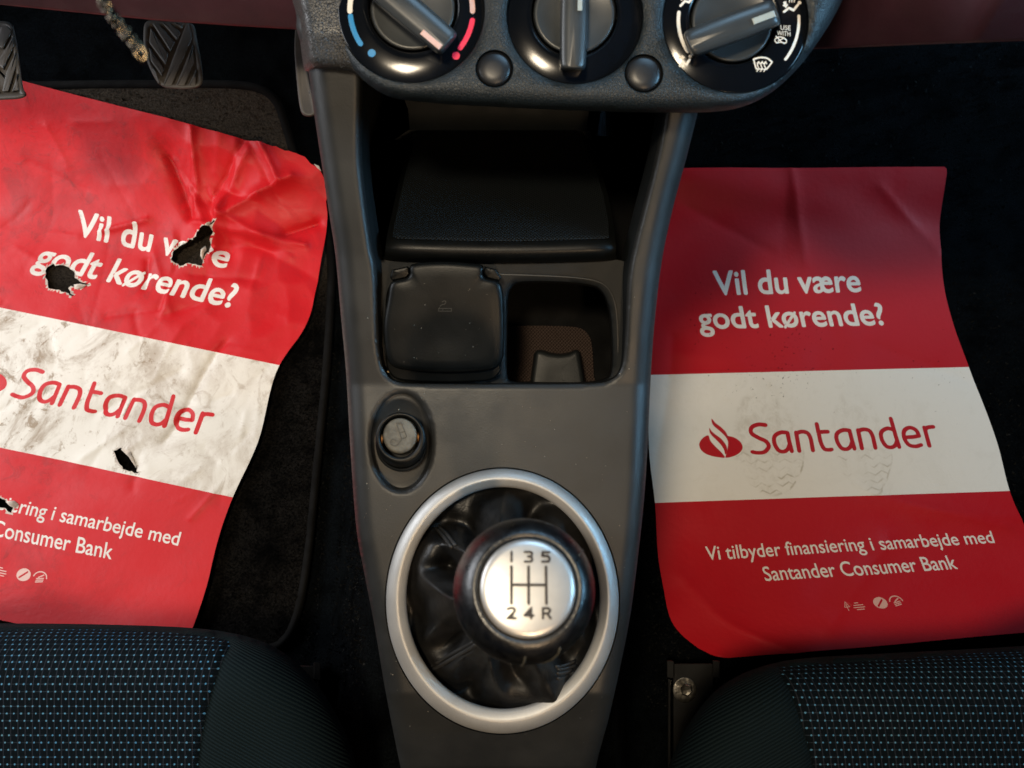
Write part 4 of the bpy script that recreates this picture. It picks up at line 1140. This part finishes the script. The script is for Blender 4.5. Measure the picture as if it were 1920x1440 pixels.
def rail(label, x0, x1, y0, bolt):
    d = .70
    r = thing('seat_rail', A((x0 + x1) / 2, y0 + 60, d), label, 'seat rail', 'seat rails on the floor')
    def bx(a, b, c, e, dd, th_, name, mat):
        q = resample([(a, c), (b, c), (b, e), (a, e)], 8)
        return sharp(loft(name, [A(*q.T, dd + th_), A(*q.T, dd + .001), A(*inset(q, 1.5).T, dd)], mat, r, cap1=True))
    bx(x0 + 12, x1 - 12, y0 + 6, 1500, d, .05, 'channel', M['rail'])
    bx(x0, x0 + 14, y0, y0 + 34, d - .012, .05, 'end_cap', M['rail']); bx(x1 - 14, x1, y0, y0 + 34, d - .012, .05, 'end_cap', M['rail'])
    bx(x0 + 2, x0 + 8, y0 + 34, 1500, d - .010, .05, 'flange', M['rail']); bx(x1 - 8, x1 - 2, y0 + 34, 1500, d - .010, .05, 'flange', M['rail'])
    if bolt:
        cx, cy = bolt
        sharp_w = loft('washer', [A(*ell(cx, cy, 22, 24, 40).T, d), A(*ell(cx, cy, 22, 24, 40).T, d - .003), A(*ell(cx, cy, 20, 22, 40).T, d - .0036), A(*ell(cx + 2, cy + 1, 12, 12, 40).T, d - .0034)], M['steel'], r, cap1=True)
        sharp(sharp_w)
        hx = ell(cx + 3, cy, 12, 12.5, 6, .3)
        sharp(loft('bolt', [A(*hx.T, d - .003), A(*hx.T, d - .0105), A(*(hx.mean(0) + (hx - hx.mean(0)) * .8).T, d - .012), A(*(hx.mean(0) + (hx - hx.mean(0)) * .5).T, d - .0115)], M['steel'], r, cap1=True), 25)
rail('black seat rail with a worn steel bolt, beside the passenger seat', 1250, 1350, 1238, (1284, 1294))
rail('black seat rail end, almost hidden by the driver seat', 520, 602, 1242, None)

# ================================================================== SMALL THINGS
# chain hanging close to the lens
r = thing('chain', A(225, 40, .17), 'thin bright metal chain hanging over the driver footwell', 'chain')
path = spline([(168, -50), (186, -12), (206, 22), (222, 44), (240, 66), (256, 84), (264, 100)], 6.5, False)
lk = None
a = np.linspace(0, 2 * math.pi, 14, endpoint=False)
m = MB(); b8 = np.linspace(0, 2 * math.pi, 8, endpoint=False)
m.loft([np.stack([(.0011 + .0004 * np.cos(b8)) * math.cos(t) * 1.5, (.0011 + .0004 * np.cos(b8)) * math.sin(t), .0004 * np.sin(b8)], -1) for t in list(a) + [0]])
lk = m.build('link', M['chain'], r)
lk.location = (0, 0, 0)
off = np.array(r.location)
V_ = np.empty(len(lk.data.vertices) * 3); lk.data.vertices.foreach_get('co', V_)
lk.data.vertices.foreach_set('co', (V_.reshape(-1, 3) + off).ravel())
for i, p in enumerate(path):
    o = lk if i == 0 else lk.copy()
    if i: col.objects.link(o); o.parent = r
    q = A(p[0], p[1], .17) - off
    nx_ = path[min(i + 1, len(path) - 1)] - path[max(i - 1, 0)]
    o.location = Vector(q.tolist()); o.rotation_euler = (R(90) * (i % 2) + rng.normal(0, .3), rng.normal(0, .3), -math.atan2(nx_[1], nx_[0]))

# crumbs and specks lying on the plastic
def crumb(px, py, h, s, name, mat, label):
    k = 10; V = []
    for _ in range(k):
        d = rng.normal(0, 1, 3); V.append(d / np.linalg.norm(d) * s * rng.uniform(.6, 1.1))
    bm = bmesh.new(); [bm.verts.new(v_) for v_ in V]; bmesh.ops.convex_hull(bm, input=bm.verts[:])
    me = bpy.data.meshes.new(name); bm.to_mesh(me); bm.free(); me.materials.append(mat)
    o = bpy.data.objects.new(name, me); col.objects.link(o); o.location = Vector(H(px, py, h).tolist())
    return tag(o, label, 'crumb')
crumb(729, 697, -.006, .0013, 'crumb', M['crumb'], 'tan crumb caught in the tray corner below the ashtray')
pp = []
for _ in range(400):
    p = np.array([rng.uniform(660, 1210), rng.uniform(490, 1400)])
    if inpoly(p[None], con_out)[0] and not any(inpoly(p[None], q)[0] for q in (open_out, ring_hole, lit_hole)): pp.append((p, h_con(p[None])[0] + .0002))
pp = pp[:70]
for _ in range(26):
    p = np.array([rng.uniform(735, 930), rng.uniform(530, 680)]); pp.append((p, float(fna(p[None], 0)[0, 2]) * 0 + TR + .002 + hb(p[1]) * .9 + .0135))
for p in ((700, 896), (758, 757), (748, 768), (964, 920)): pp.append((np.array(p, float), -.004 if p[0] != 964 else .001))
mb = MB()
for p, h in pp:
    s = rng.uniform(.5, 1.5); k = rng.integers(3, 6); aa = np.sort(rng.uniform(0, 6.28, k)); q = p + np.stack([np.cos(aa), np.sin(aa)], -1) * s * rng.uniform(.5, 1.2, (k, 1))
    mb.loft([H(*q.T, h), H(*((q + p) / 2).T, h + .0004)], cap1=True)
o = mb.build('dust_specks', M['dust'], smooth=False)
tag(o, 'pale dust specks scattered over the console and ashtray lid', 'dust', kind='stuff')
